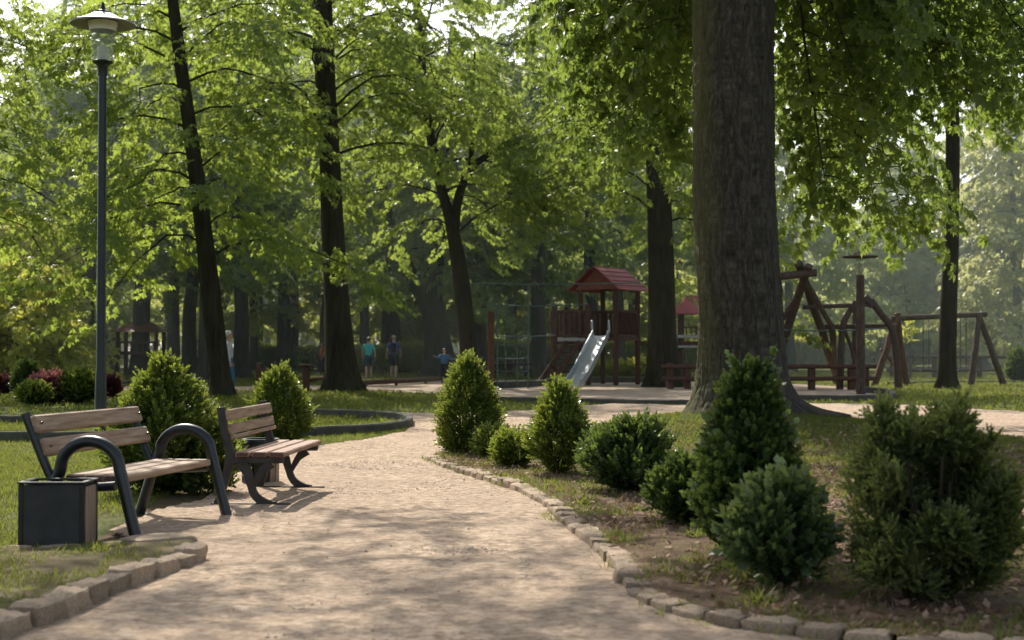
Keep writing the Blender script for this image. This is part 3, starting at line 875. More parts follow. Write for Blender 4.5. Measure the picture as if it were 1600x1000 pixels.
    targets = [  # (end px, end py, depth, mid lift)
        (1290, 290, 22, 2.0), (1370, 330, 24, 2.4), (1420, 110, 23, 2.0), (1330, 90, 21, 1.6), (1470, 90, 22, 1.6), (1560, 130, 23, 1.8), (1600, 60, 21, 1.5),
        (1280, 210, 23.5, 1.8), (1380, 30, 20, 1.2), (1500, 20, 24, 1.2), (1410, 335, 26, 2.0), (1250, 120, 25, 1.5),
        (1010, 90, 24, 1.6), (930, 130, 26, 1.8), (1050, 190, 25, 1.8), (985, 215, 27, 2.0), (900, 40, 25, 1.4), (1060, 30, 22, 1.2), (960, 20, 23, 1.2), (1030, 140, 28, 1.8), (910, 210, 30, 2.2)]
    for k, (ex, ey, d, lift) in enumerate(targets):
        e = at(ex, ey, d)
        z0 = min(ztop - .3, max(e.z + 1.5, 7.0 + r.uniform(0, 2.5)))
        s0 = Vector((X0, Y, z0))
        dirv = Vector((e.x - s0.x, e.y - s0.y, 0))
        pts = [s0, s0 + dirv * .22 + Vector((0, 0, lift * .4)), s0 + dirv * .5 + Vector((0, 0, lift * .25)),
               Vector((s0.x + dirv.x * .78, s0.y + dirv.y * .78, (s0.z * .3 + e.z * .7) + lift * .35)), e]
        pts = spline(pts, 3)
        grow(lm, pts, acc, r, .045, 3.6, 1.1, .26, .45, .35, (-1.0, -.1), (.9, 1.45))
    for k in range(20):   # high crown, out of frame, shading the bed and the foreground path
        z = 8.8 + 4.0 * k / 20
        az = k * 2.399 + r.uniform(-.3, .3)
        L_ = r.uniform(3.2, 6.2)
        grow(lm, limb(Vector((X0, Y, z)), az, L_, r.uniform(.15, .5), r.uniform(.1, .4), r), acc, r, .08, 1.25, 1.5, .55, .25, .4)
    for (x, y, z) in [(-1.4, 16.8, 10.2), (-2.2, 17.2, 10.4), (-.6, 16.2, 10.0), (-2.0, 18.6, 10.6), (-.8, 17.8, 10.4), (-.2, 15.4, 9.6), (-2.6, 16.4, 10.0), (.4, 16.6, 10.2), (-1.2, 15.4, 9.4), (1.0, 15.2, 9.6)]:
        s0 = Vector((X0, Y, z - 1.0)); e = Vector((x, y, z)); d = e - s0
        grow(lm, spline([s0, s0 + d * .4 + Vector((0, 0, .7)), s0 + d * .75 + Vector((0, 0, .6)), e], 3), acc, r, .06, 2.2, 1.2, .4, .5, .4)
    lm.tube([Vector((X0, Y, ztop - .3)), Vector((X0 + .3, Y + .3, ztop + 2))], [rad[-1] * .9, .12], 10, False)
    lm.build('limbs', M['bark'], root, smooth=True)
    crown_obj(acc, SPR_BIG, M['leaf_big'], root, root.location)
big_tree()

# tree standing just left of the frame; its high limbs dapple the near path
def side_tree():
    b = Vector((-9.6, 17.5, -.02))
    pts = [b, b + Vector((.05, .05, 3)), b + Vector((.2, -.1, 7)), b + Vector((.3, -.1, 11)), b + Vector((.3, 0, 14))]
    def ex(tm, acc, r):
        for (x, y, z) in [(-5.6, 16.6, 9.2), (-4.6, 18.0, 9.8), (-3.8, 16.0, 9.6), (-4.9, 15.3, 9.0), (-2.6, 17.2, 10.2), (-3.3, 18.6, 10.6), (-6.6, 15.0, 9.0), (-1.6, 16.4, 10.4), (-5.8, 14.2, 8.8), (-4.6, 20.2, 9.4), (-2.9, 20.4, 10.2)]:
            s0 = Vector((-9.35, 17.4, z - 1.2)); e = Vector((x, y, z)); d = e - s0
            grow(tm, spline([s0, s0 + d * .4 + Vector((0, 0, .5)), s0 + d * .75 + Vector((0, 0, .5)), e], 3), acc, r, .05, 1.35, 1.1, .65, .5, .25, sc=(.6, .95))
    build_tree('chestnut_tree', 'tree just beyond the left edge whose high limbs shade the near path', pts, [.34, .28, .24, .18, .1], 31,
               [(12, 9, 14, 3.0, 2.4, (.1, .4), (.2, .4), 2.0, (2.0, 4.4))], SPR_CHEST, M['leaf'], M['bark'], extra=ex)
side_tree()

# ---- background trees: prototypes, then copies with their own crown and trunk
def proto(name, label, H, r0, z0, l0, l1, cnt, dens, tmpl, leaf, bark, seed, rise=(.35, 1.0), droop=(.45, 1.2), group=None):
    pts = [Vector((0, 0, -.05))]; r = random.Random(seed)
    k = 6
    for i in range(1, k + 1):
        pts.append(Vector((r.uniform(-.2, .2) * i * .5, r.uniform(-.2, .2) * i * .5, H * i / k)))
    rad = [r0 * (1 - .8 * i / k) for i in range(k + 1)]
    return build_tree(name, label, pts, rad, seed, [(cnt, z0, H * .97, l0, l1, rise, droop, dens, None)], tmpl, leaf, bark, group, n=12)

BG_LAB = 'leafy background tree in the shaded grove behind the path'
PA = proto('grove_tree', BG_LAB, 17, .42, 6.0, 4.8, 3.0, 26, 1.1, SPR_BG, M['leaf_bg'], M['bark_far'], 41)
PB = proto('grove_tree', BG_LAB, 22, .36, 6.5, 4.0, 2.4, 32, 1.25, SPR_BG, M['leaf_bg'], M['bark_far'], 42)
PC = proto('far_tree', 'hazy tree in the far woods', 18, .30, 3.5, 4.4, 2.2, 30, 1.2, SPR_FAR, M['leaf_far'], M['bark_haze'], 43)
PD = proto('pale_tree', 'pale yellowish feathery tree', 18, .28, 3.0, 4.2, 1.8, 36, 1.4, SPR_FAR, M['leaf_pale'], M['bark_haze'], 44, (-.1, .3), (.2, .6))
PE = proto('grove_tree', BG_LAB, 19, .30, 1.8, 4.6, 2.2, 36, 1.25, SPR_BG, M['leaf_mid'], M['bark_far'], 46)
PY = proto('yellow_tree', 'low bright yellow-green tree', 6.5, .22, 1.4, 3.0, 1.6, 30, 3.0, SPR_BG, M['leaf_yel'], M['bark_far'], 45, (.1, .5), (.5, .9))

def place(proto_, used, px, Y, sc, label, group=None, rot=None, py=None, zs=1.0):
    x = (px - 800) / F * Y
    rot = rnd.uniform(0, 6.28) if rot is None else rot
    if not used[0]:
        used[0] = True
        o = proto_; o.location = (x, Y, 0); o.rotation_euler = (0, 0, rot); o.scale = (sc, sc, sc * zs)
        o['label'] = label
        if group: o['group'] = group
        return o
    o = copy_tree(proto_, (x, Y, 0), rot, (sc, sc, sc * zs), label)
    if group: o['group'] = group
    elif 'group' in o.keys(): del o['group']
    return o
ua, ub, uc, ud, uy, ue = [False], [False], [False], [False], [False], [False]
# trunks one can point to
for (pr, us, px, Y, sc, lab) in [
    (PA, ua, 136, 66, .85, 'dark tree trunk directly left of the tall lamp pole'),
    (PA, ua, 272, 74, .9, 'dark trunk right of the small far pavilion'),
    (PA, ua, 297, 70, .95, 'thick dark trunk left of the leaning tree'),
    (PB, ub, 318, 58, .8, 'trunk half hidden just left of the leaning tree'),
    (PA, ua, 376, 62, .9, 'wide dark trunk just right of the leaning tree, behind the white-haired person'),
    (PB, ub, 402, 95, 1.0, 'slender far trunk above the second conical shrub on the left'),
    (PB, ub, 457, 90, 1.0, 'slender far trunk midway between leaning tree and tall straight tree'),
    (PB, ub, 568, 86, .9, 'slim trunk behind the walker in the teal shirt'),
    (PB, ub, 603, 80, .9, 'slim trunk left of the walker with the backpack, one of a close pair'),
    (PB, ub, 619, 78, .9, 'slim trunk right behind the walker with the backpack, one of a close pair'),
    (PA, ua, 752, 75, .85, 'leaning trunk between forked tree and red net post'),
    (PA, ua, 800, 88, .9, 'dark trunk seen through the green climbing net'),
    (PA, ua, 925, 72, .95, 'dark trunk directly behind the red playground roof'),
    (PB, ub, 968, 80, 1.0, 'dark trunk right behind the ridge of the red playground roof'),
    (PC, uc, 1236, 85, 1.0, 'grey hazy trunk just right of the massive tree'),
    (PC, uc, 1375, 100, .95, 'thin hazy tree right of the timber lamp post'),
    (PC, uc, 1415, 95, .9, 'thin hazy tree over the left end of the swing set'),
    (PC, uc, 1540, 92, .95, 'dark hazy trunk right of the slim upright trunk'),
    (PD, ud, 1590, 78, .95, 'pale yellowish feathery tree at the right edge'),
    (PD, ud, 1640, 88, 1.0, 'pale feathery tree just outside the right edge'),
    (PY, uy, 22, 50, .72, 'low bright yellow-green tree at the left edge'),
    (PY, uy, -25, 55, 1.1, 'bright yellow-green tree cut by the left edge'),
]:
    place(pr, us, px, Y, sc, lab)
# the rest of the grove
gl = 'leafy background tree in the shaded grove beyond the lawn'
k = 0
for Y, xs in ((66, [210, 840]), (82, [340, 450, 500, 1120]), (92, [-30, 60, 110, 170, 400, 560, 640, 760, 880, 980]),
              (100, [20, 260, 660, 850, 1060]), (125, [-20, 120, 300, 420, 560, 730, 930, 1030, 1130])):
    for px in xs:
        pr, us = ((PA, ua), (PB, ub))[k % 2] if Y < 90 else (PE, ue) if Y < 110 or k % 2 else (PC, uc); k += 1
        place(pr, us, px + rnd.uniform(-14, 14), Y + rnd.uniform(-4, 4), rnd.uniform(.85, 1.15), gl, 'trees of the grove beyond the lawn')
hl = 'hazy pale tree in the open woods beyond the long hedge'
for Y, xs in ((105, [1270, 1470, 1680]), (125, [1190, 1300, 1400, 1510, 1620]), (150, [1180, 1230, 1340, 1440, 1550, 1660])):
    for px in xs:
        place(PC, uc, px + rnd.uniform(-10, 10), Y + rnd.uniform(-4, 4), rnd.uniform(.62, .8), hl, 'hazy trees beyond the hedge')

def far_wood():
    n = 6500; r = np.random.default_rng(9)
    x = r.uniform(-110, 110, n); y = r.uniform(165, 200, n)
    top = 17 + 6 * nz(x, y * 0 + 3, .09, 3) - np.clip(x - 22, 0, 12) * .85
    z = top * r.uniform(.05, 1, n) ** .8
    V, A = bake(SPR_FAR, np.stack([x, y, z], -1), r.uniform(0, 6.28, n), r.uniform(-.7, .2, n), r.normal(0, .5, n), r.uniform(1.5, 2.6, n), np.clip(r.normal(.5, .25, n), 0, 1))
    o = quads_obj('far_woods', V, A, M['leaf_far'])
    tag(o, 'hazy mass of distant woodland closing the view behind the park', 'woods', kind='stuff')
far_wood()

# ------------------------------------------------------------------ shrubs
def stems(mb, base, h, w, k, r, rad=.012):
    for i in range(k):
        a = r.uniform(0, 6.28); s_ = r.uniform(.1, .9) * w * .4
        b = base + Vector((math.cos(a) * .10 * w, math.sin(a) * .10 * w, -.03))
        mb.tube([b, b + Vector((math.cos(a) * s_ * .4, math.sin(a) * s_ * .4, h * .3)), b + Vector((math.cos(a) * s_, math.sin(a) * s_, h * r.uniform(.5, .8)))],
                [rad, rad * .8, rad * .3], 6, False)

PROFS = {
    'cone': [(0, .50), (.08, .86), (.2, 1.0), (.4, .92), (.6, .72), (.78, .46), (.9, .24), (1, .03)],
    'vase': [(0, .05), (.08, .16), (.16, .45), (.28, .85), (.42, 1.0), (.6, .82), (.78, .52), (.9, .26), (1, .04)],
    'ball': [(0, .05), (.08, .25), (.18, .7), (.32, .96), (.5, 1.0), (.7, .92), (.85, .7), (.95, .42), (1, .2)],
    'wide': [(0, .1), (.06, .4), (.15, .8), (.28, 1.0), (.45, .96), (.62, .74), (.78, .50), (.9, .28), (1, .05)],
    'egg': [(0, .04), (.07, .16), (.16, .5), (.28, .88), (.42, 1.0), (.62, .95), (.8, .74), (.92, .44), (1, .12)],
    'spire': [(0, .12), (.06, .45), (.15, .85), (.27, 1.0), (.42, .86), (.55, .66), (.7, .50), (.82, .40), (.92, .24), (1, .04)],
    'thuja': [(0, .1), (.08, .35), (.16, .80), (.3, 1.0), (.5, .92), (.7, .72), (.86, .48), (1, .18)],
    'vase2': [(0, .04), (.10, .12), (.20, .45), (.32, .85), (.48, 1.0), (.66, .92), (.82, .66), (.93, .38), (1, .1)],
}
def shrub(name, label, base, h, w, prof, count, tmpl, leaf, seed, lump=.22, sc=(.8, 1.35), stemk=9, up=.55, cat='shrub', group=None, plume=0, stem_rad=.012, lobes=None, zmin=0.0, lightside=.12):
    r = np.random.default_rng(seed); rp = random.Random(seed)
    base = Vector(base)
    root = thing(name, label, cat, base, group=group)
    sm = MB(); stems(sm, base, h, w, stemk, rp, stem_rad); sm.build('stem', M['bark'], root, smooth=True)
    P = np.array(PROFS[prof])
    def sample(n, cx=0., cy=0., hh=h, ww=w, cz=0.):
        t = r.uniform(zmin, 1, n * 3)
        rad = np.interp(t, P[:, 0], P[:, 1])
        keep = r.uniform(0, 1, n * 3) < (rad * .85 + .15)
        t = t[keep][:n]; rad = rad[keep][:n]; n_ = len(t)
        a = r.uniform(0, 2 * PI, n_)
        lm = 1 + lump * (nz(np.cos(a) * 2 + 5, np.sin(a) * 2 + t * 4.5, 1.3, seed % 50) - .5) * 2 + lump * .6 * (nz(np.cos(a) * 5 + 5, np.sin(a) * 5 + t * 9, 1.3, seed % 50 + 3) - .5) * 2
        depth = 1 - np.abs(r.normal(0, .22, n_)) + .10 * (r.random(n_) < .12); depth = np.clip(depth, .15, 1.1)
        R0 = rad * ww / 2 * lm * depth
        pos = np.stack([cx + np.cos(a) * R0, cy + np.sin(a) * R0, cz + t * hh], -1)
        pos[:, 2] += r.normal(0, .012, n_)
        yaw = a + r.normal(0, .5, n_)
        pitch = up + .5 * t ** 2 + r.normal(0, .35, n_)
        var = np.clip(.24 + .75 * (depth - .62) + .3 * (t - .4) + r.normal(0, .14, n_) + lightside * -np.cos(a + .4), 0, 1)  # inner leaves darker, top and left lighter: light and shade put into the tone
        pit = nz(np.cos(a) * 3.2 + t * 1.5 + 7, np.sin(a) * 3.2 + t * 6.5, 1.15, seed % 40 + 9)
        k_ = (pit > .30) | (depth < .66) | (r.random(n_) < .25)
        return pos[k_], yaw[k_], pitch[k_], var[k_]
    if plume:
        parts = []
        per = count // plume
        for k in range(plume):
            t = rp.uniform(.14, .9) ; rad = float(np.interp(t, P[:, 0], P[:, 1])); a = rp.uniform(0, 6.28); d = math.sqrt(rp.uniform(.35, 1.0))
            c = (math.cos(a) * rad * w / 2 * d * .92, math.sin(a) * rad * w / 2 * d * .92, t * h)
            L = rp.uniform(.16, .30) * (.7 + .3 * h)
            ts = r.uniform(0, 1, per); rr_ = np.sin(np.clip(ts * 1.1 + .12, 0, 1) * PI) ** .7 * .075 * (.8 + .4 * h); aa = r.uniform(0, 6.28, per)
            lean = np.array([math.cos(a) * .75 * rad + rp.gauss(0, .25), math.sin(a) * .75 * rad + rp.gauss(0, .25), 1.0]); lean /= np.linalg.norm(lean)
            pos = np.array(c)[None] + (ts[:, None] - .5) * L * lean[None] + np.stack([np.cos(aa) * rr_, np.sin(aa) * rr_, np.zeros(per)], -1) * r.uniform(.5, 1.05, per)[:, None]
            vv = np.clip(rp.gauss(.42, .14) + .3 * (ts - .5) + .25 * (d - .7) + lightside * -math.cos(a + .4) + r.normal(0, .1, per), 0, 1)  # plume tips, outer and left plumes lighter: light put into the tone
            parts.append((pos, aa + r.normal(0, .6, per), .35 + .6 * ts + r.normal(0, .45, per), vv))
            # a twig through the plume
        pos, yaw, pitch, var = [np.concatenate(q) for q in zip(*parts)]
        z = pos[:, 2] > .02; pos, yaw, pitch, var = pos[z], yaw[z], pitch[z], var[z]
    else:
        pos, yaw, pitch, var = sample(count)
        if lobes:
            ex = [sample(c, lx, ly, lh, lw, lz) for (lx, ly, lz, lh, lw, c) in lobes]
            pos, yaw, pitch, var = [np.concatenate([q] + [e[i] for e in ex]) for i, q in enumerate((pos, yaw, pitch, var))]
    # leader shoots breaking the outline
    m_ = 5 if plume else max(6, count // 140)
    t = r.uniform(.35, 1, m_); rad = np.interp(t, P[:, 0], P[:, 1]); a = r.uniform(0, 6.28, m_)
    for k in range(m_):
        q = np.array([math.cos(a[k]) * rad[k] * w / 2, math.sin(a[k]) * rad[k] * w / 2, t[k] * h])
        L = rp.uniform(.04, .11) * (.6 + .4 * h)
        for j in range(4):
            pos = np.vstack([pos, q + np.array([math.cos(a[k]) * .35, math.sin(a[k]) * .35, .9]) * L * j / 3])
        yaw = np.concatenate([yaw, np.full(4, a[k])]); pitch = np.concatenate([pitch, r.uniform(.8, 1.4, 4)]); var = np.concatenate([var, r.uniform(.5, .9, 4)])
    n_ = len(pos)
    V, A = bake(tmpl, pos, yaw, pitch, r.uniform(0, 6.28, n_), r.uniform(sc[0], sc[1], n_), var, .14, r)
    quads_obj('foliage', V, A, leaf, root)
    return root

def gb(px, py):
    p = G(px, py, .03); p.z = mound(p.x, p.y) + .03
    return p
def hw_(base, top, wpx):
    return (base.z and 0)

def shrub_px(name, label, px, py, top, wpx, prof, count, tmpl, leaf, seed, bed=True, **kw):
    b = gb(px, py) if bed else G(px, py)
    h = (py - top) / ppm(b.y) * .92 - (.05 if bed or b.y < 20 else 0); w = wpx / ppm(b.y) * .88
    return shrub(name, label, b, h, w, prof, count, tmpl, leaf, seed, **kw)

shrub_px('conical_shrub', 'tall bright green conical shrub at the far tip of the shrub bed', 732, 712, 548, 92, 'cone', 3000, SPRIG, M['shrub'], 51, lump=.34)
shrub_px('round_shrub', 'small light green bush tucked behind another, right of the tallest conical shrub', 770, 720, 668, 46, 'ball', 700, SPRIG, M['shrub'], 52)
shrub_px('round_shrub', 'small bright bushy shrub just inside the stone edge right of the tallest cone', 803, 735, 675, 54, 'ball', 850, SPRIG, M['shrub'], 53)
shrub_px('conical_shrub', 'slender pointed shrub with bare stems in front of the slide', 875, 747, 588, 82, 'vase', 1650, SPRIG, M['shrub'], 54, stemk=14, lump=.5)
shrub_px('round_shrub', 'broad rounded dark glossy shrub in the middle of the bed', 988, 774, 652, 136, 'egg', 1900, SPRIG_BIG, M['shrub_dark'], 55, lump=.5, stemk=16, sc=(.7, 1.1))
shrub_px('round_shrub', 'smaller dark round shrub between the broad dark bush and the tall leafy cone', 1072, 827, 708, 98, 'vase2', 1200, SPRIG_BIG, M['shrub_dark'], 56, lump=.34, stemk=12, sc=(.65, 1.0))
shrub_px('conical_shrub', 'tall dark leafy cone standing before the massive tree trunk', 1172, 874, 560, 138, 'spire', 2000, SPRIG_LEAFY, M['shrub_dark'], 57, stemk=12, sc=(.8, 1.3), lump=.48)
shrub_px('round_shrub', 'broad leaved bush on a short stem in front of the tall dark cone', 1222, 924, 752, 108, 'vase2', 620, SPRIG_LEAFY, M['shrub_lit'], 58, stemk=10, lump=.6, sc=(.95, 1.5), stem_rad=.018)
shrub_px('thuja_shrub', 'large feathery dark conifer shrub with bare stems at the right corner', 1450, 946, 592, 300, 'thuja', 8200, SPRIG_FINE, M['shrub_thuja'], 59, plume=84, stemk=22, stem_rad=.02, sc=(.7, 1.15), zmin=.1)
shrub_px('round_shrub', 'large spreading glossy shrub with pointed top behind the near bench', 255, 772, 540, 158, 'wide', 2700, SPRIG_BIG, M['shrub'], 60, bed=False, sc=(.6, 1.05), lump=.42,
         lobes=[(.36, -.05, 0, .62, .5, 700), (-.22, .0, .0, .95, .55, 700)])
shrub_px('conical_shrub', 'bright egg-shaped shrub behind the second bench backrest', 436, 696, 568, 94, 'wide', 2600, SPRIG, M['shrub'], 61, bed=False, lump=.22, sc=(.9, 1.4))
# small shrubs in the beds to the left, far shrubs
shrub_px('flowering_shrub', 'small shrub with purplish red leaves left of the lamp pole', 75, 632, 590, 55, 'ball', 900, SPRIG_BIG, M['shrub_red'], 62, bed=False, sc=(1.2, 2.0))
shrub_px('round_shrub', 'low green shrub at the left foot of the purplish red shrub', 55, 634, 606, 40, 'ball', 500, SPRIG_BIG, M['shrub'], 63, bed=False, sc=(1.2, 1.9))
shrub_px('round_shrub', 'loose light green shrub just left of the lamp pole', 126, 632, 582, 56, 'egg', 900, SPRIG_BIG, M['shrub'], 64, bed=False, sc=(1.2, 2.0))
shrub_px('conical_shrub', 'small dim conical shrub left of the purplish red shrub', 42, 625, 566, 36, 'wide', 800, SPRIG_BIG, M['shrub_dark'], 65, bed=False, sc=(1.2, 1.9))
shrub_px('flowering_shrub', 'dark reddish low shrub cut by the left edge', 2, 618, 592, 30, 'ball', 400, SPRIG_BIG, M['shrub_maroon'], 66, bed=False, sc=(1.2, 1.9))
shrub_px('flowering_shrub', 'dark reddish shrub half hidden behind the right of the lamp pole', 172, 622, 592, 18, 'ball', 300, SPRIG_BIG, M['shrub_maroon'], 67, bed=False, sc=(1.2, 1.9))
shrub_px('conical_shrub', 'small dark cone shrub at the right edge by the swing set', 1592, 597, 548, 30, 'wide', 800, SPRIG_BIG, M['shrub_dark'], 68, bed=False, sc=(1.8, 2.8))
shrub_px('conical_shrub', 'small far conical shrub standing behind the low rail post', 478, 583, 553, 16, 'egg', 400, SPRIG_BIG, M['shrub'], 69, bed=False, sc=(2, 3))
for i, (px, py, top, w, lab) in enumerate([(932, 590, 568, 30, 'yellowish bush seen under the slide'), (966, 590, 570, 20, 'yellow green bush under the playground tower'),
                                           (998, 590, 566, 34, 'yellow green bush right of the tower front post'), (1005, 584, 560, 20, 'yellowish bush beside the dark playground tree')]):
    shrub_px('round_shrub', lab, px, py, top, w, 'ball', 500, SPRIG_BIG, M['leaf_yel'], 70 + i, bed=False, sc=(1.8, 2.8))

def hedge(label, p0, p1, h, d, count, leaf, seed, sc=(2, 3.2)):
    r = np.random.default_rng(seed); p0, p1 = Vector(p0), Vector(p1)
    root = thing('hedge', label, 'hedge', (p0 + p1) / 2)
    ax = (p1 - p0); L = ax.length; ax.normalize(); nr = Vector((-ax.y, ax.x, 0))
    n = count
    s_ = r.uniform(0, L, n); f = r.integers(0, 3, n)
    t = np.where(f == 0, r.uniform(.9, 1.04, n), r.uniform(0.02, 1, n)); q = np.where(f == 0, r.uniform(-1, 1, n), np.where(f == 1, -1, 1) * r.uniform(.85, 1.05, n))
    q = np.where(r.random(n) < .04, -1.0, q)
    lump = .85 + .3 * nz(s_, s_ * 0 + seed, .5, seed)
    pos = np.stack([p0.x + ax.x * s_ + nr.x * q * d / 2, p0.y + ax.y * s_ + nr.y * q * d / 2, t * h * lump], -1)
    yaw = np.where(q < 0, math.atan2(-nr.y, -nr.x), math.atan2(nr.y, nr.x)) + r.normal(0, .7, n)
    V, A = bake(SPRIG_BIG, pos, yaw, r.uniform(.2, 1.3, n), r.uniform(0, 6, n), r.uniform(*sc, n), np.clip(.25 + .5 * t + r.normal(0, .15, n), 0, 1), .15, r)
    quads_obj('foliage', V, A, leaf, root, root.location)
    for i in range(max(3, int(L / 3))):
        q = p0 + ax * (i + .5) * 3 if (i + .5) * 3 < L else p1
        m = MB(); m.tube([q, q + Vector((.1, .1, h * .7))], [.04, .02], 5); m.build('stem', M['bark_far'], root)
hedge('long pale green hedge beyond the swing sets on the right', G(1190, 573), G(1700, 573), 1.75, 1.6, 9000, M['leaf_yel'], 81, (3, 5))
hedge('clipped hedge block at the far left edge', G(-40, 583), G(52, 583), 1.35, 1.5, 2500, M['leaf_bg'], 82)
hedge('clipped square hedge just left of the lamp pole', G(86, 590), G(132, 590), 1.25, 1.2, 2000, M['leaf_bg'], 83)
hedge('low dark hedge behind the two walkers', G(545, 582), G(690, 582), 1.25, 1.5, 4500, M['leaf_mid'], 84)
hedge('dim hedge behind the climbing net and slide', G(745, 580), G(1090, 580), 1.35, 1.4, 6500, M['leaf_mid'], 85)
hedge('distant hedge strip between leaning and straight trees', G(395, 577), G(520, 577), 1.1, 1.4, 3000, M['leaf_far'], 86)

# ------------------------------------------------------------------ grass, litter, pebbles
def scatter(name, label, n, x0, x1, y0, y1, mask, zf, tmpl, mat, sc, pitch0=0.0, seed=1, flat=False, var=(.5, .2), cat='grass'):
    r = np.random.default_rng(seed)
    x = r.uniform(x0, x1, n); y = r.uniform(y0, y1, n)
    k = mask(x, y, r); x, y = x[k], y[k]; m = len(x)
    z = zf(x, y)
    V, A = bake(tmpl, np.stack([x, y, z], -1), r.uniform(0, 6.28, m), r.normal(0, .35, m) if flat else r.normal(0, .12, m), r.normal(0, .35, m) if flat else r.normal(0, .12, m),
                r.uniform(*sc, m), np.clip(r.normal(var[0], var[1], m) + .35 * (nz(x, y, .8, 5) - .5), 0, 1), .15, r)
    return tag(quads_obj(name, V, A, mat), label, cat, kind='stuff')
def infr(x, y, m=1.05):
    return np.abs(x) < y * .36 * m + .3
def clear_bench(x, y):   # worn soil under the benches
    d1 = ((x + 2.65) / .75) ** 2 + ((y - 10.3) / 1.3) ** 2; d2 = ((x + 2.1) / .7) ** 2 + ((y - 12.4) / 1.3) ** 2
    return np.minimum(d1, d2)
def m_left(x, y, r):
    c = clear_bench(x, y)
    return infr(x, y) & ~pip(x, y, PATH) & ~pip(x, y, ISL) & ~pip(x, y, BED) & (r.random(len(x)) < np.where(pip(x, y, SOILP), .06, np.clip((c - .4) * 1.2, 0.1, 1))) & (r.random(len(x)) < .35 + .9 * nz(x, y, 1.3, 2))
scatter('grass', 'short grass of the lawn behind the near bench', 130000, -9, 0, 8.5, 26, m_left, lambda x, y: x * 0, TUFT, M['grass'], (.5, .95), seed=11)
scatter('grass', 'grass on the small stone edged island in the near left corner', 9000, -3.6, -1.8, 5.4, 9.5,
        lambda x, y, r: pip(x, y, ISL) & (r.random(len(x)) < .02 + 1.1 * np.clip(nz(x, y, 2.6, 2) * 1.6 - .45, 0, 1) * np.clip((-x - 2.0) * 1.6, .12, 1)), lambda x, y: x * 0 + .062, TUFT, M['grass'], (.4, .85), seed=12)
def m_bed(x, y, r):
    h = mound_np(x, y) - .012
    g = np.clip(h * 7, 0, 1) + .45 * (nz(x, y, 1.9, 3) > .52) + .05
    return infr(x, y, 1.1) & pip(x, y, BED) & (r.random(len(x)) < g * (.4 + .9 * nz(x, y, 2.2, 8)))
scatter('grass', 'grass growing over the rise round the massive trunk', 190000, -1, 9, 5.5, 23.2, m_bed, lambda x, y: mound_np(x, y) + .035, TUFT, M['grass'], (.5, 1.2), seed=13)
TUFT_F = [tuft(RS, 5, .13, .012) for _ in range(12)]
def m_far(x, y, r):
    return infr(x, y) & ~pip(x, y, PATH) & ~pip(x, y, PLAY) & ~pip(x, y, BED) & (r.random(len(x)) < .3 + nz(x, y, .5, 2))
scatter('grass', 'mown lawn between the near path and the playground', 110000, -30, 30, 24, 75, m_far, lambda x, y: x * 0, TUFT_F, M['grass'], (.6, 1.1), seed=14)

def m_kerb(x, y, r):
    kx = np.array([p.x for p in KERB_R]); ky = np.array([p.y for p in KERB_R])
    d = np.min(np.hypot(x[:, None] - kx[None] - .05, y[:, None] - ky[None]), axis=1)
    return infr(x, y, 1.1) & (d < .17) & (r.random(len(x)) < .12 + .9 * (nz(x, y, 2.4, 21) > .6))
scatter('grass', 'grass and small weeds sprouting between the edge stones', 9000, -1.2, 3, 5.4, 17, m_kerb, lambda x, y: x * 0 + .03, TUFT, M['grass'], (.4, 1.0), seed=18)
scatter('dry_grass', 'straw coloured dry grass lying in the shrub bed', 26000, -1, 7, 5.4, 20, lambda x, y, r: infr(x, y, 1.1) & pip(x, y, BED) & (r.random(len(x)) < .06 + .8 * (nz(x, y, 1.5, 31) > .55)),
        lambda x, y: mound_np(x, y) + .04, TUFT, M['litter'], (.4, .9), seed=19, cat='dry grass', var=(.7, .2))
LITTER = [np.array([kite(.05, .016, .3)]) + np.array([-.025, 0, .006]) for _ in range(1)] + [xform(kite(.04, .014, -.3), .3, .25, .3, 1, (-.02, 0, .008)).reshape(1, 4, 3)]
scatter('leaf_litter', 'dry brown leaf litter on the soil of the shrub bed', 34000, -1, 7, 5.4, 19, lambda x, y, r: infr(x, y, 1.1) & pip(x, y, BED) & (r.random(len(x)) < .2 + .9 * (nz(x, y, 1.7, 9) > .45)),
        lambda x, y: mound_np(x, y) + .055, LITTER, M['litter'], (.6, 1.6), seed=15, flat=True, cat='leaf litter')
scatter('leaf_litter', 'sparse dry leaves and crumbs on the sandy path', 1800, -3.6, 3, 5.6, 26, lambda x, y, r: infr(x, y) & pip(x, y, PATH) & ~pip(x, y, BED) & (r.random(len(x)) < .15 + .8 * (nz(x, y, .9, 12) > .62)),
        lambda x, y: x * 0 + .034, LITTER, M['litter'], (.25, .6), seed=16, flat=True, cat='leaf litter')
def pebble():
    a = RS.uniform(.7, 1.3)
    v = [(-.5, -.5 * a, 0), (.5, -.5 * a, 0), (.5, .5 * a, 0), (-.5, .5 * a, 0)]; t = [(-.3, -.3 * a, .5), (.32, -.28 * a, .55), (.28, .3 * a, .5), (-.3, .28 * a, .45)]
    j = lambda p: tuple(c + RS.uniform(-.12, .12) for c in p)
    v = [j(p) for p in v]; t = [j(p) for p in t]
    return np.array([[t[0], t[1], t[2], t[3]]] + [[v[i], v[(i + 1) % 4], t[(i + 1) % 4], t[i]] for i in range(4)])
PEB = [pebble() for _ in range(8)]
scatter('gravel', 'fine gravel and grit strewn over the sandy path', 45000, -3.6, 3, 5.4, 20, lambda x, y, r: infr(x, y) & pip(x, y, PATH) & ~pip(x, y, BED) & (r.random(len(x)) < .2 + .9 * nz(x, y, 1.2, 13)),
        lambda x, y: x * 0 + .018, PEB, M['pebble'], (.005, .015), seed=17, flat=True, cat='gravel')
WEED = [tuft(RS, 9, .16, .010) for _ in range(6)]
r_ = random.Random(8)
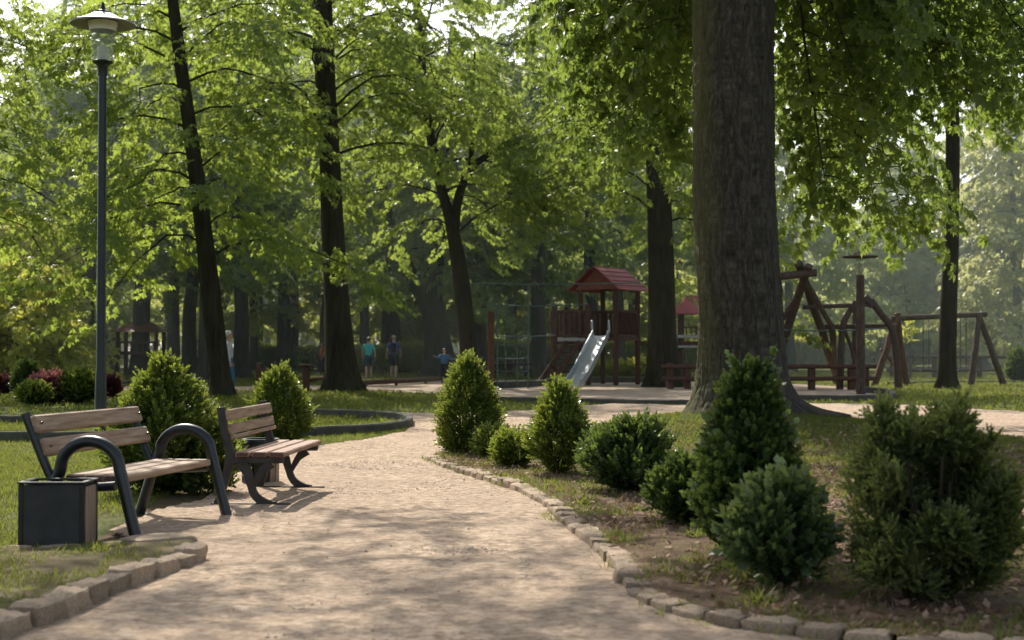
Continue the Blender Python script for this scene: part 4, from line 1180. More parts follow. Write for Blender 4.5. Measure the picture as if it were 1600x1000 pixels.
for i, (px, py, lab) in enumerate([(1085, 850, 'small green weed below the smaller dark round shrub'), (1187, 952, 'pale green weed tuft beside the stone edge under the broad leaved bush'),
                                   (925, 795, 'straggly dry grass tuft behind the stone edge mid bed'), (1165, 915, 'green weed at the left foot of the broad leaved bush')]):
    b = gb(px, py); n = 7; rr = np.random.default_rng(90 + i)
    V, A = bake(WEED, np.stack([b.x + rr.normal(0, .05, n), b.y + rr.normal(0, .05, n), np.full(n, b.z)], -1), rr.uniform(0, 6, n), rr.normal(0, .2, n), rr.normal(0, .2, n), rr.uniform(.5, 1.0, n), rr.uniform(.4, .9, n))
    tag(quads_obj('weed', V, A, M['grass']), lab, 'weed')

# ------------------------------------------------------------------ near bench
def near_bench():
    F0 = G(215, 851); F1 = G(355, 809)
    ax = (F1 - F0); L = ax.length; ax.normalize(); bk = Vector((-ax.y, ax.x, 0))
    ang = math.atan2(ax.y, ax.x)
    root = thing('park_bench', 'near park bench with looping dark steel arms and weathered plank seat', 'bench', (F0 + F1) / 2 + bk * .37, ang)
    def W(s, u, z): return F0 + ax * s + bk * u + Vector((0, 0, z))
    for s in (0, L):
        pts = [W(s, 0, 0), W(s, .06, .22), W(s, .115, .44)]
        for k in range(9):
            a = PI * k / 8
            pts.append(W(s, .345 - .215 * math.cos(a), .490 + .19 * math.sin(a)))
        pts += [W(s, .60, .40), W(s, .665, .2), W(s, .73, 0)]
        m = MB(); m.tube(spline(pts, 5), .041, 20); m.build('arm_frame', M['steel'], root, smooth=True)
        m = MB(); m.tube(spline([W(s, .16, .385), W(s, .36, .372), W(s, .52, .380), W(s, .62, .43), W(s, .69, .56), W(s, .82, .86)], 5), .031, 16)
        m.build('back_post', M['steel'], root, smooth=True)
        m = MB()
        for u in (0, .73): m.box(W(s, u, .008), (.13, .13, .014), None, .004)
        m.build('foot_plate', M['steel'], root)
    e0, e1 = .05, L - .05
    for u, w in ((.185, .145), (.335, .135), (.48, .135)):
        m = MB()
        m.beam(W(e0 + rnd.uniform(-.01, .01), u, .428), W(e1 + rnd.uniform(-.01, .01), u, .428), w, .05, .010)
        m.build('seat_plank', M['wood'], root)
        m = MB(); m.beam(W(e0 - .012, u, .4275), W(e0 - .013 + .004, u, .4275), w - .02, .036, .002); m.build('plank_end', M['wood_red'], root)
    tilt = Vector((bk.x * .36, bk.y * .36, 1)).normalized()
    for (u, z) in ((.675, .635), (.745, .79)):
        m = MB()
        m.beam(W(-.02, u, z), W(L + .02, u, z), .045, .125, .012, up=tilt)
        o = m.build('back_plank', M['wood'], root)
        b = MB()
        for s in (.03, L - .03):
            q = W(s, u - .028, z + .01); b.tube([q, q - bk * .006], .009, 8)
        b.build('bolt', M['steel'], o)
near_bench()

def second_bench():
    N0 = Vector((-1.93, 11.62, 0)); ax = Vector((.09, 1.57, 0)); L = ax.length; ax.normalize(); bk = Vector((-ax.y, ax.x, 0))
    root = thing('park_bench', 'second armless bench with three seat slats and curved iron legs beside a bin', 'bench', N0 + ax * L / 2 + bk * .2, math.atan2(ax.y, ax.x))
    def W(s, u, z): return N0 + ax * s + bk * u + Vector((0, 0, z))
    for s in (.04, L - .08):
        m = MB()
        m.ribbon(spline([W(s, .46, .82), W(s, .445, .70), W(s, .41, .56), W(s, .385, .45), W(s, .39, .36), W(s, .42, .24), W(s, .46, .10), W(s, .49, .02)], 5),
                 lerp_list([.07, .062, .062, .075, .075, .062, .058, .065], 5), ax, .045)
        m.build('back_post', M['iron'], root, smooth=True)
        m = MB(); m.beam(W(s, .40, .385), W(s, -.06, .395), .05, .062, .012); m.build('seat_rail', M['iron'], root)
        m = MB()
        m.ribbon(spline([W(s, .30, .37), W(s, .245, .30), W(s, .215, .20), W(s, .175, .10), W(s, .09, .035), W(s, .0, .022)], 5),
                 lerp_list([.11, .075, .06, .062, .07, .05], 5), ax, .045)
        m.ribbon(spline([W(s, .05, .365), W(s, .12, .30), W(s, .165, .225), W(s, .20, .16)], 5), lerp_list([.10, .06, .045, .04], 5), ax, .04)
        m.build('leg', M['iron'], root, smooth=True)
        m = MB(); m.beam(W(s, .54, .020), W(s, -.12, .020), .06, .035, .006); m.build('foot_bar', M['iron'], root)
    for u, w in ((.27, .115), (.13, .115), (-.015, .125)):
        m = MB()
        m.beam(W(-.02, u, .437), W(L, u, .437), w, .042, .010)
        m.build('seat_plank', M['wood_seat'], root)
        m = MB(); m.beam(W(-.026, u, .437), W(-.021, u, .437), w - .02, .030, .002); m.build('plank_end', M['wood_red'], root)
    tilt = Vector((bk.x * .22, bk.y * .22, 1)).normalized()
    for u, z, h in ((.405, .755, .092), (.382, .64, .082), (.362, .575, .035)):
        m = MB(); m.beam(W(0.02, u, z), W(L - .02, u, z), .04, h, .009, up=tilt)
        m.build('back_plank', M['wood'], root)
second_bench()

# litter bins
def near_bin():
    p0 = G(28, 863); p1 = G(131, 863)
    w = (p1 - p0).length; h = .435; d = .30
    root = thing('litter_bin', 'square dark metal litter bin with a wood side panel before the near bench', 'litter bin', (p0 + p1) / 2 + Vector((0, d / 2, 0)))
    x0, x1, y0 = p0.x, p1.x, p0.y
    c = Vector(((x0 + x1) / 2, y0 + d / 2, 0))
    m = MB()
    m.box((c.x, y0 + .012, h / 2 + .005), (w - .03, .014, h - .03), None, .003)
    m.box((c.x, y0 + d - .012, h / 2), (w - .03, .014, h - .03), None, .003)
    m.box((x0 + .012, c.y, h / 2), (.014, d - .05, h - .03), None, .003)
    m.box((c.x, c.y, .03), (w - .05, d - .05, .02), None, .003)
    m.build('body', M['binmetal'], root)
    for x in (x0 + .014, x1 - .014):
        for y in (y0 + .014, y0 + d - .014):
            m = MB(); m.box((x, y, h / 2), (.032, .032, h), None, .005); m.build('corner_post', M['steel'], root)
    for y in (y0 + .006, y0 + d - .006):
        m = MB(); m.box((c.x, y, .022), (w - .058, .022, .03), None, .004); m.build('bottom_rail', M['steel'], root)
    m = MB(); 
    for k in range(3): m.box((x1 - .010, y0 + .03 + (d - .06) * (k + .5) / 3, h / 2), (.018, (d - .06) / 3 - .006, h - .05), None, .004)
    m.build('wood_panel', M['binwood'], root)
    m = MB(); t = .02
    m.box((c.x, y0 + .012, h + .006), (w + .01, .04, .014), None, .004); m.box((c.x, y0 + d - .012, h + .006), (w + .01, .04, .014), None, .004)
    m.box((x0 + .012, c.y, h + .006), (.04, d - .066, .014), None, .004); m.box((x1 - .012, c.y, h + .006), (.04, d - .066, .014), None, .004)
    m.build('rim', M['steel'], root)
    m = MB(); m.box((c.x, c.y, h - .06), (w - .06, d - .06, .006)); m.build('liner', M['black'], root)
near_bin()
def second_bin():
    b = G(407, 757); R = .165; h = .44
    root = thing('litter_bin', 'round dark litter bin with wooden staves standing behind the second bench', 'litter bin', b)
    m = MB(); m.lathe([(R - .03, .03), (R - .02, .05), (R - .012, h - .05), (R - .03, h - .05), (R - .035, .06), (0.001, .06)], b, 28); m.build('liner', M['black'], root, smooth=True)
    for k in range(14):
        a = 2 * PI * (k + .5) / 14
        Rm = Matrix.Rotation(a, 3, 'Z')
        m = MB(); m.box(b + Rm @ Vector((R, 0, h * .46)), (.02, .066, h * .86), Rm, .005); m.build('stave', M['binwood'] if k in (0, 12, 13, 1) else M['binmetal'], root)
    m = MB(); m.lathe([(R + .004, h * .89), (R + .016, h * .895), (R + .018, h - .012), (R + .01, h), (R - .02, h), (R - .022, h - .03), (R + .004, h * .89)], b, 32); m.build('rim', M['steel'], root, smooth=True)
    m = MB(); m.lathe([(R - .03, 0), (R - .01, 0), (R - .01, .04), (R - .03, .04)], b, 28); m.build('base', M['iron'], root, smooth=True)
second_bin()

# ------------------------------------------------------------------ lamps
def tall_lamp():
    b = G(157, 682); Y = b.y; k = ppm(Y)
    root = thing('street_lamp', 'tall dark green lamp post with flat disc shade and glass lantern', 'street lamp', b)
    def z(py): return at(157, py, Y).z
    m = MB(); m.lathe([(.0, 0), (.12, 0), (.12, .02), (.095, .05), (.085, .6), (.078, .9), (.07, 1.0), (.064, 2.5), (.060, z(118)), (.0, z(118))], b, 24); m.build('pole', M['lampmetal'], root, smooth=True)
    zc = z(98)
    m = MB(); m.lathe([(.001, z(118)), (.075, z(118)), (.075, zc - .06), (.10, zc - .03), (.15, zc), (.155, zc + .02), (.13, zc + .03), (.001, zc + .03)], b, 28); m.build('lantern_base', M['lampmetal'], root, smooth=True)
    zs = z(38)
    m = MB(); m.lathe([(.135, zc + .035), (.20, zs + .02), (.195, zs + .02), (.13, zc + .035)], b, 32); m.build('glass', M['glass'], root, smooth=True)
    m = MB(); m.lathe([(.001, zc + .03), (.08, zc + .03), (.082, zc + .22), (.07, zc + .25), (.001, zc + .25)], b, 20); m.build('bulb_holder', M['lampinner'], root, smooth=True)
    m = MB(); m.lathe([(.19, zs - .10), (.21, zs - .02), (.22, zs + .03), (.0, zs + .035)], b, 28); m.build('reflector', M['lampinner'], root, smooth=True)
    R = 50 / k
    m = MB(); m.lathe([(.22, zs + .045), (R - .02, zs - .012), (R, zs - .01), (R, zs + .012), (R * .6, zs + .085), (.17, zs + .15), (.12, zs + .155)], b, 48); m.build('shade', M['lampshade'], root, smooth=True)
    m = MB(); m.lathe([(.16, zs + .14), (.13, zs + .19), (.05, zs + .215), (.035, zs + .25), (.022, zs + .32), (.001, zs + .34)], b, 20); m.build('finial', M['lampmetal'], root, smooth=True)
tall_lamp()
def timber_lamp():
    b = G(1345, 616); Y = b.y; k = ppm(Y)
    root = thing('street_lamp', 'brown timber lamp post with a flat wide cap in the playground', 'street lamp', b)
    def z(py): return at(1345, py, Y).z
    m = MB(); m.lathe([(.13, 0), (.125, z(500)), (.115, z(430)), (.001, z(430))], b, 16); m.build('pole', M['log'], root, smooth=True)
    m = MB(); m.lathe([(.09, z(430)), (.13, z(405)), (.125, z(403)), (.085, z(430))], b, 20); m.build('glass', M['glass'], root, smooth=True)
    m = MB(); m.lathe([(.001, z(432)), (.06, z(430)), (.05, z(412)), (.001, z(411))], b, 16); m.build('bulb_holder', M['lampyellow'], root, smooth=True)
    m = MB(); m.lathe([(.1, z(404)), (.50, z(402.5)), (.51, z(400.5)), (.2, z(398)), (.14, z(394)), (.03, z(391)), (.001, z(391))], b, 32); m.build('shade', M['log'], root, smooth=True)
timber_lamp()

# ------------------------------------------------------------------ playground
def tower():
    c = G(952, 601); Y0 = c.y
    root = thing('play_tower', 'timber play tower with red gable roof, deck railings and ladder', 'play tower', c)
    k = ppm(Y0)
    def z(py): return (601 - py) / k
    fl = z(530); rail = z(487); eave = z(457); peak = z(419)
    ang = math.radians(-36); s_ = 1.50
    Rz = Matrix.Rotation(ang, 3, 'Z')
    def W(x, y, zz): return c + Rz @ Vector((x, y, 0)) + Vector((0, 0, zz))
    hs = s_ / 2
    for x in (-hs, hs):
        for y in (-hs, hs):
            m = MB(); m.beam(W(x, y, 0), W(x, y, eave + .12), .17, .17, .02); m.build('post', M['timber'], root)
    m = MB(); m.box(c + Vector((0, 0, fl)), (s_ + .16, s_ + .16, .12), Rz, .01); m.build('deck', M['timber'], root)
    def panel(p, q, gaps=7, zz0=fl + .12, zz1=rail, skip=0):
        m = MB(); p, q = Vector(p), Vector(q)
        up = Vector((0, 0, 1))
        m.beam(p + up * zz1, q + up * zz1, .06, .1, .01); m.beam(p + up * zz0, q + up * zz0, .06, .09, .01)
        for i in range(gaps):
            t = (i + .5) / gaps; b = p.lerp(q, t)
            m.beam(b + up * (zz0 + .03), b + up * (zz1 - .03), .11, .03, .006)
        m.build('railing', M['timber'], root)
    panel(W(-hs, hs, 0), W(hs, hs, 0)); panel(W(hs, hs, 0), W(hs, -hs, 0)); 
    # roof: ridge along local y
    ov = .32; e = eave + .02
    for sd in (-1, 1):
        m = MB()
        nseg = 5
        for i in range(nseg):   # lapped boards
            t0, t1 = i / nseg, (i + 1) / nseg + .03
            a = W(sd * (hs + ov) * (1 - t0), 0, e + (peak - e) * t0); b = W(sd * (hs + ov) * (1 - t1), 0, e + (peak - e) * min(t1, 1))
            d = Rz @ Vector((0, hs + ov, 0))
            nrm = Vector((b - a)).cross(d).normalized()
            if nrm.z < 0: nrm = -nrm
            o = nrm * .03
            vs = [a - d + o * .5, a + d + o * .5, b + d, b - d, a - d + o * 1.6, a + d + o * 1.6, b + d + o, b - d + o]
            m.add(vs, [(0, 1, 2, 3), (4, 7, 6, 5), (0, 4, 5, 1), (1, 5, 6, 2), (2, 6, 7, 3), (3, 7, 4, 0)])
        m.build('roof', M['roofred'], root)
    for sd in (-1, 1):
        m = MB(); y = sd * (hs + .02)
        t = .07
        vs = [W(-hs - .2, y, e + .06), W(hs + .2, y, e + .06), W(0, y, peak - .06)] + [W(-hs - .2, y + t * sd, e + .06), W(hs + .2, y + t * sd, e + .06), W(0, y + t * sd, peak - .06)]
        m.add(vs, [(0, 1, 2), (3, 5, 4), (0, 3, 4, 1), (1, 4, 5, 2), (2, 5, 3, 0)])
        m.build('gable', M['roofwood'], root)
    # side deck to the left
    xl = at(866, 600, Y0).x; xr = W(-hs, 0, 0).x + .35
    yf, yb = Y0 - .55, Y0 + .75
    for (x, y, h) in ((xl, yf, z(478)), (xl, yb, z(485)), (at(918, 600, Y0).x, yf - .02, z(475))):
        m = MB(); m.beam((x, y, 0), (x, y, h), .19, .19, .03); m.build('post', M['timber'], root)
    m = MB(); m.box(((xl + xr) / 2, (yf + yb) / 2, fl - .13), (xr - xl + .1, yb - yf, .1), None, .01); m.build('deck', M['timber'], root)
    m = MB(); m.box(((xl + xr) / 2, yf - .03, fl - .02), (xr - xl, .05, .12), None, .01); m.build('deck_edge', M['greybar'], root)
    panel((xl, yf, 0), (at(918, 600, Y0).x, yf, 0), 6); panel((xl, yb, 0), (xr, yb, 0), 9); panel((xl, yf, 0), (xl, yb, 0), 5)
    panel((at(918, 600, Y0).x + .12, yb - .3, 0), (xr + .6, yb - .3, 0), 6)
    # ladder stair
    m = MB(); a = [Vector((xl + .45, yf - .1, fl - .1)), Vector((xl + .9, yf - .1, fl - .1))]; dv = Vector((at(838, 606, Y0 - 1.2).x - xl - .42, -.9, -(fl - .1)))
    for q in a: m.beam(q, q + dv, .09, .2, .02)
    m.build('ladder_rail', M['timber'], root)
    for i in range(6):
        t = (i + .6) / 6.4; m = MB(); m.beam(a[0] + dv * t, a[1] + dv * t, .2, .05, .01); m.build('tread', M['timber'], root)
    # bridge decks to the right
    m = MB(); x2 = W(hs, hs, 0).x
    m.box(((x2 + 7.2) / 2, Y0 + .9, fl - .15), (7.2 - x2, .7, .16), None, .02); m.build('bridge', M['timber'], root)
tower()
def slide():
    Y0 = 47.0
    top = at(938, 527, Y0 - .2); bot = at(897, 603, Y0 - 3.2); bot.z = .22
    root = thing('slide', 'shiny grey metal slide coming down from the play tower', 'slide', (bot.x, bot.y, 0))
    c = [top + Vector((.0, .5, .03)), top, top.lerp(bot, .35) + Vector((0, 0, -.03)), top.lerp(bot, .72) + Vector((0, 0, -.10)), bot + Vector((0, 0, -.02)), bot + (bot - top).normalized() * Vector((1, 1, 0)) * .4 + Vector((0, 0, -.05))]
    P = spline(c, 8)
    w = .29
    prof = [(-w, .20), (-w + .02, .21), (-w + .04, .16), (-w + .06, .03), (-w + .12, 0), (w - .12, 0), (w - .06, .03), (w - .04, .16), (w - .02, .21), (w, .20), (w - .01, -.03), (-w + .01, -.03)]
    d0 = Vector((bot.x - top.x, bot.y - top.y, 0)).normalized(); sd = Vector((-d0.y, d0.x, 0))
    m = MB(); vs = []; fs = []; n = len(prof)
    for p in P:
        for (x, zz) in prof: vs.append(p + sd * x + Vector((0, 0, zz)))
    for i in range(len(P) - 1):
        for k in range(n): fs.append((i * n + k, i * n + (k + 1) % n, (i + 1) * n + (k + 1) % n, (i + 1) * n + k))
    fs.append(tuple(range(n))); fs.append(tuple(range(len(P) * n - 1, (len(P) - 1) * n - 1, -1)))
    m.add(vs, fs); m.build('chute', M['slide'], root, smooth=True)
    for x in (-w, w):
        m = MB(); q = P[6] + sd * x
        m.tube(spline([q + Vector((0, 0, .1)), q + Vector((0, .05, .42)), q + Vector((0, .25, .5)), q + Vector((0, .45, .3))], 5), .03, 8); m.build('handrail', M['slide'], root, smooth=True)
    m = MB()
    q = P[-4]; m.beam((q.x - .2, q.y, 0), (q.x - .2, q.y, q.z - .02), .06, .06); m.beam((q.x + .2, q.y, 0), (q.x + .2, q.y, q.z - .02), .06, .06)
    m.build('support', M['slide'], root)
slide()
def climbing_net():
    Y0 = 46.5
    b = at(777, 600, Y0); b.z = 0
    root = thing('climbing_frame', 'thin green climbing frame of bars and ropes left of the tower', 'climbing frame', b)
    g = lambda px, py, dy=0: at(px, py, Y0 + dy)
    for px, t in ((777, 477), (825, 443)):
        q = g(px, 600); q.z = 0
        m = MB(); m.tube([q, g(px, t)], .026, 8); m.build('upright', M['greenrope'], root, smooth=True)
    for (a, y, c_) in ((735, 443, 1000), (775, 477, 918), (768, 525, 868), (776, 560, 826)):
        m = MB(); m.tube(spline([g(a, y), g((a + c_) / 2, y + 1.0), g(c_, y - 1)], 4), .02, 8); m.build('crossbar', M['greenrope'], root, smooth=True)
    for px in (790, 808):
        m = MB(); q = g(px, 600, .6); q.z = .0; m.tube([q, g(px, 520, .6)], .02, 6); m.build('rope', M['greenrope'], root, smooth=True)
    for y in (540, 560, 580):
        m = MB(); m.tube([g(777, y, .6), g(826, y, .6)], .018, 6); m.build('rope', M['greenrope'], root, smooth=True)
    q = g(767, 602); q.z = 0
    m = MB(); m.tube([q, g(767, 487)], [.115, .105], 14); m.build('red_post', M['logred'], root, smooth=True)
climbing_net()
def small_tower():
    c = G(1085, 594); Y0 = c.y; k = ppm(Y0)
    root = thing('play_tower', 'smaller red roofed play hut half hidden behind the massive trunk', 'play tower', c)
    def z(py): return (594 - py) / k
    for x in (-.55, .55):
        for y in (-.55, .55):
            m = MB(); m.beam(c + Vector((x, y, 0)), c + Vector((x, y, z(488))), .13, .13, .02); m.build('post', M['timber'], root)
    m = MB(); hw = .95; e, p = z(491), z(462)
    vs = [c + Vector((x, y, e)) for x, y in ((-hw, -hw), (hw, -hw), (hw, hw), (-hw, hw))] + [c + Vector((x, 0, p)) for x in (-.3, .3)]
    m.add(vs, [(0, 1, 5, 4), (1, 2, 5), (2, 3, 4, 5), (3, 0, 4), (3, 2, 1, 0)]); m.build('roof', M['roofred'], root)
    for yy in (526, 541):
        m = MB(); m.box(c + Vector((0, 0, z(yy))), (1.5, 1.3, .13), None, .02); m.build('deck', M['greybar'], root)
    m = MB(); 
    for i in range(7): m.beam(c + Vector((-.6 + .2 * i, -.62, z(526))), c + Vector((-.6 + .2 * i, -.62, z(513))), .06, .03)
    m.beam(c + Vector((-.7, -.62, z(512))), c + Vector((.7, -.62, z(512))), .06, .07); m.build('railing', M['timber'], root)
small_tower()
def pavilion():
    c = G(220, 588); Y0 = c.y; k = ppm(Y0)
    root = thing('play_hut', 'small far open hut with brown hipped roof above the near shrub', 'play hut', c)
    def z(py): return (588 - py) / k
    for x in (-.9, .9):
        for y in (-.7, .7):
            m = MB(); m.beam(c + Vector((x, y, 0)), c + Vector((x, y, z(517))), .17, .17, .02); m.build('post', M['timber'], root)
    hw = 1.15; e, p = z(519), z(503)
    vs = [c + Vector((x, y, e)) for x, y in ((-hw, -hw), (hw, -hw), (hw, hw), (-hw, hw))] + [c + Vector((x, 0, p)) for x in (-.45, .45)]
    m = MB(); m.add(vs, [(0, 1, 5, 4), (1, 2, 5), (2, 3, 4, 5), (3, 0, 4), (3, 2, 1, 0)]); m.build('roof', M['roofwood'], root)
    m = MB(); m.box(c + Vector((0, 0, z(552))), (1.9, 1.5, .16), None, .02); m.build('deck', M['timber'], root)
    m = MB(); m.beam(c + Vector((-.9, -.72, z(535))), c + Vector((.9, -.72, z(535))), .06, .1)
    for i in range(7): m.beam(c + Vector((-.8 + .27 * i, -.72, z(550))), c + Vector((-.8 + .27 * i, -.72, z(536))), .1, .03)
    m.build('railing', M['timber'], root)
    m = MB(); m.beam(c + Vector((-1.0, -.4, z(552))), c + Vector((-1.9, -.7, 0)), .5, .08); m.build('ramp', M['timber'], root)
pavilion()

def log(m, a, b, r0=.1, r1=None):
    a, b = Vector(a), Vector(b); n = 6
    pts = [a.lerp(b, i / n) + Vector((rnd.gauss(0, .012), rnd.gauss(0, .012), 0)) for i in range(n + 1)]
    m.tube(pts, lerp_list([r0, r1 or r0 * .9], n), 12)

def swing_frame_big():
    Y0 = 44.0; c = at(1262, 600, Y0); c.z = 0
    root = thing('log_swing', 'tall log A-frame swing with crossed tops beside the massive trunk', 'swing', c)
    g = lambda px, py, dy=0: at(px, py, Y0 + dy)
    def foot(px, py): q = G(px, py); return q
    m = MB(); log(m, foot(1200, 606), g(1263, 415), .15, .12); m.build('leg', M['log'], root, smooth=True)
    m = MB(); log(m, foot(1312, 603), g(1248, 411), .14, .12); m.build('leg', M['log'], root, smooth=True)
    m = MB(); log(m, g(1170, 437, .1), g(1275, 426, .1), .13, .12); m.build('top_beam', M['log'], root, smooth=True)
    m = MB(); log(m, g(1218, 505, 1.6), g(1262, 440, .4), .09); m.build('brace', M['log'], root, smooth=True)
    m = MB(); log(m, g(1262, 445, .2), g(1300, 512, 1.0), .09); log(m, g(1300, 510, 1.0), foot(1305, 600), .11); m.build('brace', M['log'], root, smooth=True)
    m = MB(); m.tube([g(1219, 436), g(1222, 455), g(1221, 470)], .03, 6); m.build('hanging_rope', M['black'], root, smooth=True)
swing_frame_big()
def log_climber():
    Y0 = 45.5; c = at(1350, 598, Y0); c.z = 0
    root = thing('log_climber', 'log climbing frame with bent posts behind the timber lamp post', 'climbing frame', c)
    g = lambda px, py, dy=0: at(px, py, Y0 + dy)
    m = MB(); log(m, g(1255, 480), g(1365, 476), .075); m.build('crossbeam', M['log'], root, smooth=True)
    m = MB(); log(m, g(1290, 511, .5), g(1400, 509, .5), .085); m.build('crossbeam', M['log'], root, smooth=True)
    f = lambda px, dy=0: Vector((at(px, 600, Y0 + dy).x, Y0 + dy, -.02))
    m = MB(); m.tube(spline([f(1312), g(1315, 540), g(1318, 505), g(1337, 472)], 6), lerp_list([.12, .11, .1, .09], 6), 12); m.build('post', M['log'], root, smooth=True)
    m = MB(); m.tube(spline([f(1336, .8), g(1333, 555, .8), g(1322, 522, .8), g(1318, 512, .8)], 6), .06, 10); m.build('post', M['log'], root, smooth=True)
    m = MB(); m.tube(spline([f(1404), g(1401, 560), g(1394, 515), g(1376, 490), g(1360, 468)], 6), lerp_list([.13, .12, .12, .11, .11], 6), 12); m.build('post', M['log'], root, smooth=True)
    m = MB(); m.tube([g(1350, 464), g(1364, 477)], .14, 12); m.build('beam_end', M['log'], root, smooth=True)
    m = MB(); m.tube(spline([g(1215, 515, -.3), g(1300, 517, -.3), g(1400, 512, .3)], 6), .022, 8); m.build('rope', M['greenrope'], root, smooth=True)
    m = MB(); log(m, f(1335, 1.5), g(1335, 470, 1.5), .09); m.build('post', M['log'], root, smooth=True)
log_climber()
def swing_set():
    Y0 = 50.0; c = at(1468, 598, Y0); c.z = 0
    root = thing('swing_set', 'long low wooden swing set with reddish A-frame legs at right', 'swing set', c)
    g = lambda px, py, dy=0: at(px, py, Y0 + dy)
    f = lambda px, dy=0: Vector((at(px, 600, Y0 + dy).x, Y0 + dy, -.02))
    for (a, b, top, mt) in ((1365, 1416, 1402, 'logred'), (1517, 1569, 1529, 'log')):
        m = MB(); log(m, f(a, -.5), g(top + 2, 490), .12, .1); m.build('leg', M[mt], root, smooth=True)
        m = MB(); log(m, f(b, .5), g(top - 1, 489), .12, .1); m.build('leg', M[mt], root, smooth=True)
    m = MB(); log(m, g(1391, 498), g(1541, 491), .1); m.build('top_beam', M['log'], root, smooth=True)
    for px in (1447, 1505):
        sw = MB()
        for dx in (-4.5, 4.5): sw.tube([g(px + dx, 496), g(px + dx, 578)], .014, 6)
        o = sw.build('chain', M['chain'], root, smooth=True)
        m = MB(); q = g(px, 579); m.box(q, (.42, .18, .04), None, .01); m.build('swing_seat', M['black'], root)
    m = MB(); log(m, f(1424, .8), g(1376, 545, .8), .06); m.build('brace', M['logred'], root, smooth=True)
swing_set()

def rail_fence(label, posts, rails, Y, h_px, mt='timber'):
    c = at((posts[0] + posts[-1]) / 2, 600, Y); c.z = 0
    root = thing('rail_fence', label, 'fence', c)
    k = ppm(Y)
    for px in posts:
        q = at(px, 600, Y); q.z = -.02
        m = MB(); m.beam(q, q + Vector((0, 0, h_px / k)), .22, .22, .04); m.build('post', M[mt], root)
    for zr in rails:
        a, b = at(posts[0], 600, Y), at(posts[-1], 600, Y); a.z = b.z = zr
        m = MB(); log(m, a + Vector((-.3, -.14, 0)), b + Vector((.3, -.14, 0)), .075); m.build('rail', M[mt], root, smooth=True)
rail_fence('low brown rail fence between the playground tree and the massive trunk', [1047, 1074, 1105], [.33, .72], 46, 42)
rail_fence('low brown rail fence from the massive trunk to the timber lamp post', [1225, 1268, 1330, 1352], [.36, .74], 45, 36)
rail_fence('long thin rail fence behind the swing set', [1395, 1460, 1530, 1600, 1670], [.35, .95], 63, 34, 'log')
rail_fence('far thin fence seen through the climbing net', [755, 797, 822, 850, 905], [.25, .6], 66, 32, 'log')
def low_rail():
    a, b = G(552, 606), G(690, 598)
    root = thing('low_rail', 'low dark timber rail running in front of the two walkers', 'rail', (a + b) / 2)
    m = MB(); m.beam(a + Vector((0, 0, .15)), b + Vector((0, 0, .15)), .12, .17, .03); m.build('beam', M['timber'], root)
    for t in (.12, .45, .8):
        m = MB(); q = a.lerp(b, t); m.beam(q, q + Vector((0, 0, .07)), .12, .12, .02); m.build('post', M['timber'], root)
low_rail()
def post_rail():
    a = G(478, 613); b = G(520, 606)
    root = thing('rail_fence', 'short brown post with flat cap and rail left of the tall straight trunk', 'fence', a)
    m = MB(); m.beam(a, a + Vector((0, 0, .78)), .2, .2, .02); m.build('post', M['timber'], root)
    m = MB(); m.box(a + Vector((0, 0, .81)), (.36, .36, .06), None, .015); m.build('cap', M['timber'], root)
    m = MB(); m.beam(a + Vector((.1, 0, .36)), b + Vector((0, 0, .36)), .1, .12, .02); m.build('rail', M['timber'], root)
    q = G(405, 606); r2 = thing('rail_fence', 'far brown fence post with rail just above the second bench', 'fence', q)
    for dx in (0, .5):
        m = MB(); m.beam(q + Vector((dx, 0, 0)), q + Vector((dx, 0, .85)), .18, .18, .03); m.build('post', M['timber'], r2)
    m = MB(); m.beam(q + Vector((-.1, -.1, .6)), q + Vector((1.0, -.1, .6)), .08, .12, .02); m.build('rail', M['timber'], r2)
post_rail()
def young_tree():
    b = G(1422, 596)
    root = thing('young_tree', 'thin young tree with a few bright leaves inside the swing set', 'tree', b)
    m = MB(); m.tube(spline([b, b + Vector((.03, 0, 1.0)), b + Vector((-.03, 0, 2.2))], 4), lerp_list([.05, .04, .02], 4), 8); m.build('trunk', M['bark_haze'], root, smooth=True)
    r = np.random.default_rng(4); n = 40
    V, A = bake(SPRIG_BIG, np.stack([b.x + r.normal(0, .14, n), b.y + r.normal(0, .14, n), 1.5 + r.uniform(0, .9, n)], -1), r.uniform(0, 6, n), r.uniform(0, 1, n), r.uniform(0, 6, n), r.uniform(1.5, 2.5, n), r.uniform(.3, .9, n))
    quads_obj('crown', V, A, M['leaf_yel'], root, b)
young_tree()

# ------------------------------------------------------------------ people
def skin_mesh(name, nodes, edges, mat, parent, sub=2):
    me = bpy.data.meshes.new(name)
    keys = list(nodes); ix = {k: i for i, k in enumerate(keys)}
    me.from_pydata([tuple(nodes[k][0]) for k in keys], [(ix[a], ix[b]) for a, b in edges], []); me.update()
    o = bpy.data.objects.new(name, me); COL.objects.link(o)
    o.modifiers.new('skin', 'SKIN'); s_ = o.modifiers.new('sub', 'SUBSURF'); s_.levels = sub; s_.render_levels = sub
    for i, k in enumerate(keys):
        r = nodes[k][1]; r = r if isinstance(r, tuple) else (r, r)
        me.skin_vertices[0].data[i].radius = r
        me.skin_vertices[0].data[i].use_root = (i == 0)
    dg = bpy.context.evaluated_depsgraph_get()
    nm = bpy.data.meshes.new_from_object(o.evaluated_get(dg))
    bpy.data.objects.remove(o, do_unlink=True)
    nm.polygons.foreach_set('use_smooth', [True] * len(nm.polygons))
    nm.materials.clear(); nm.materials.append(mat)
    nm.name = name
    return link_mesh(name, nm, parent)

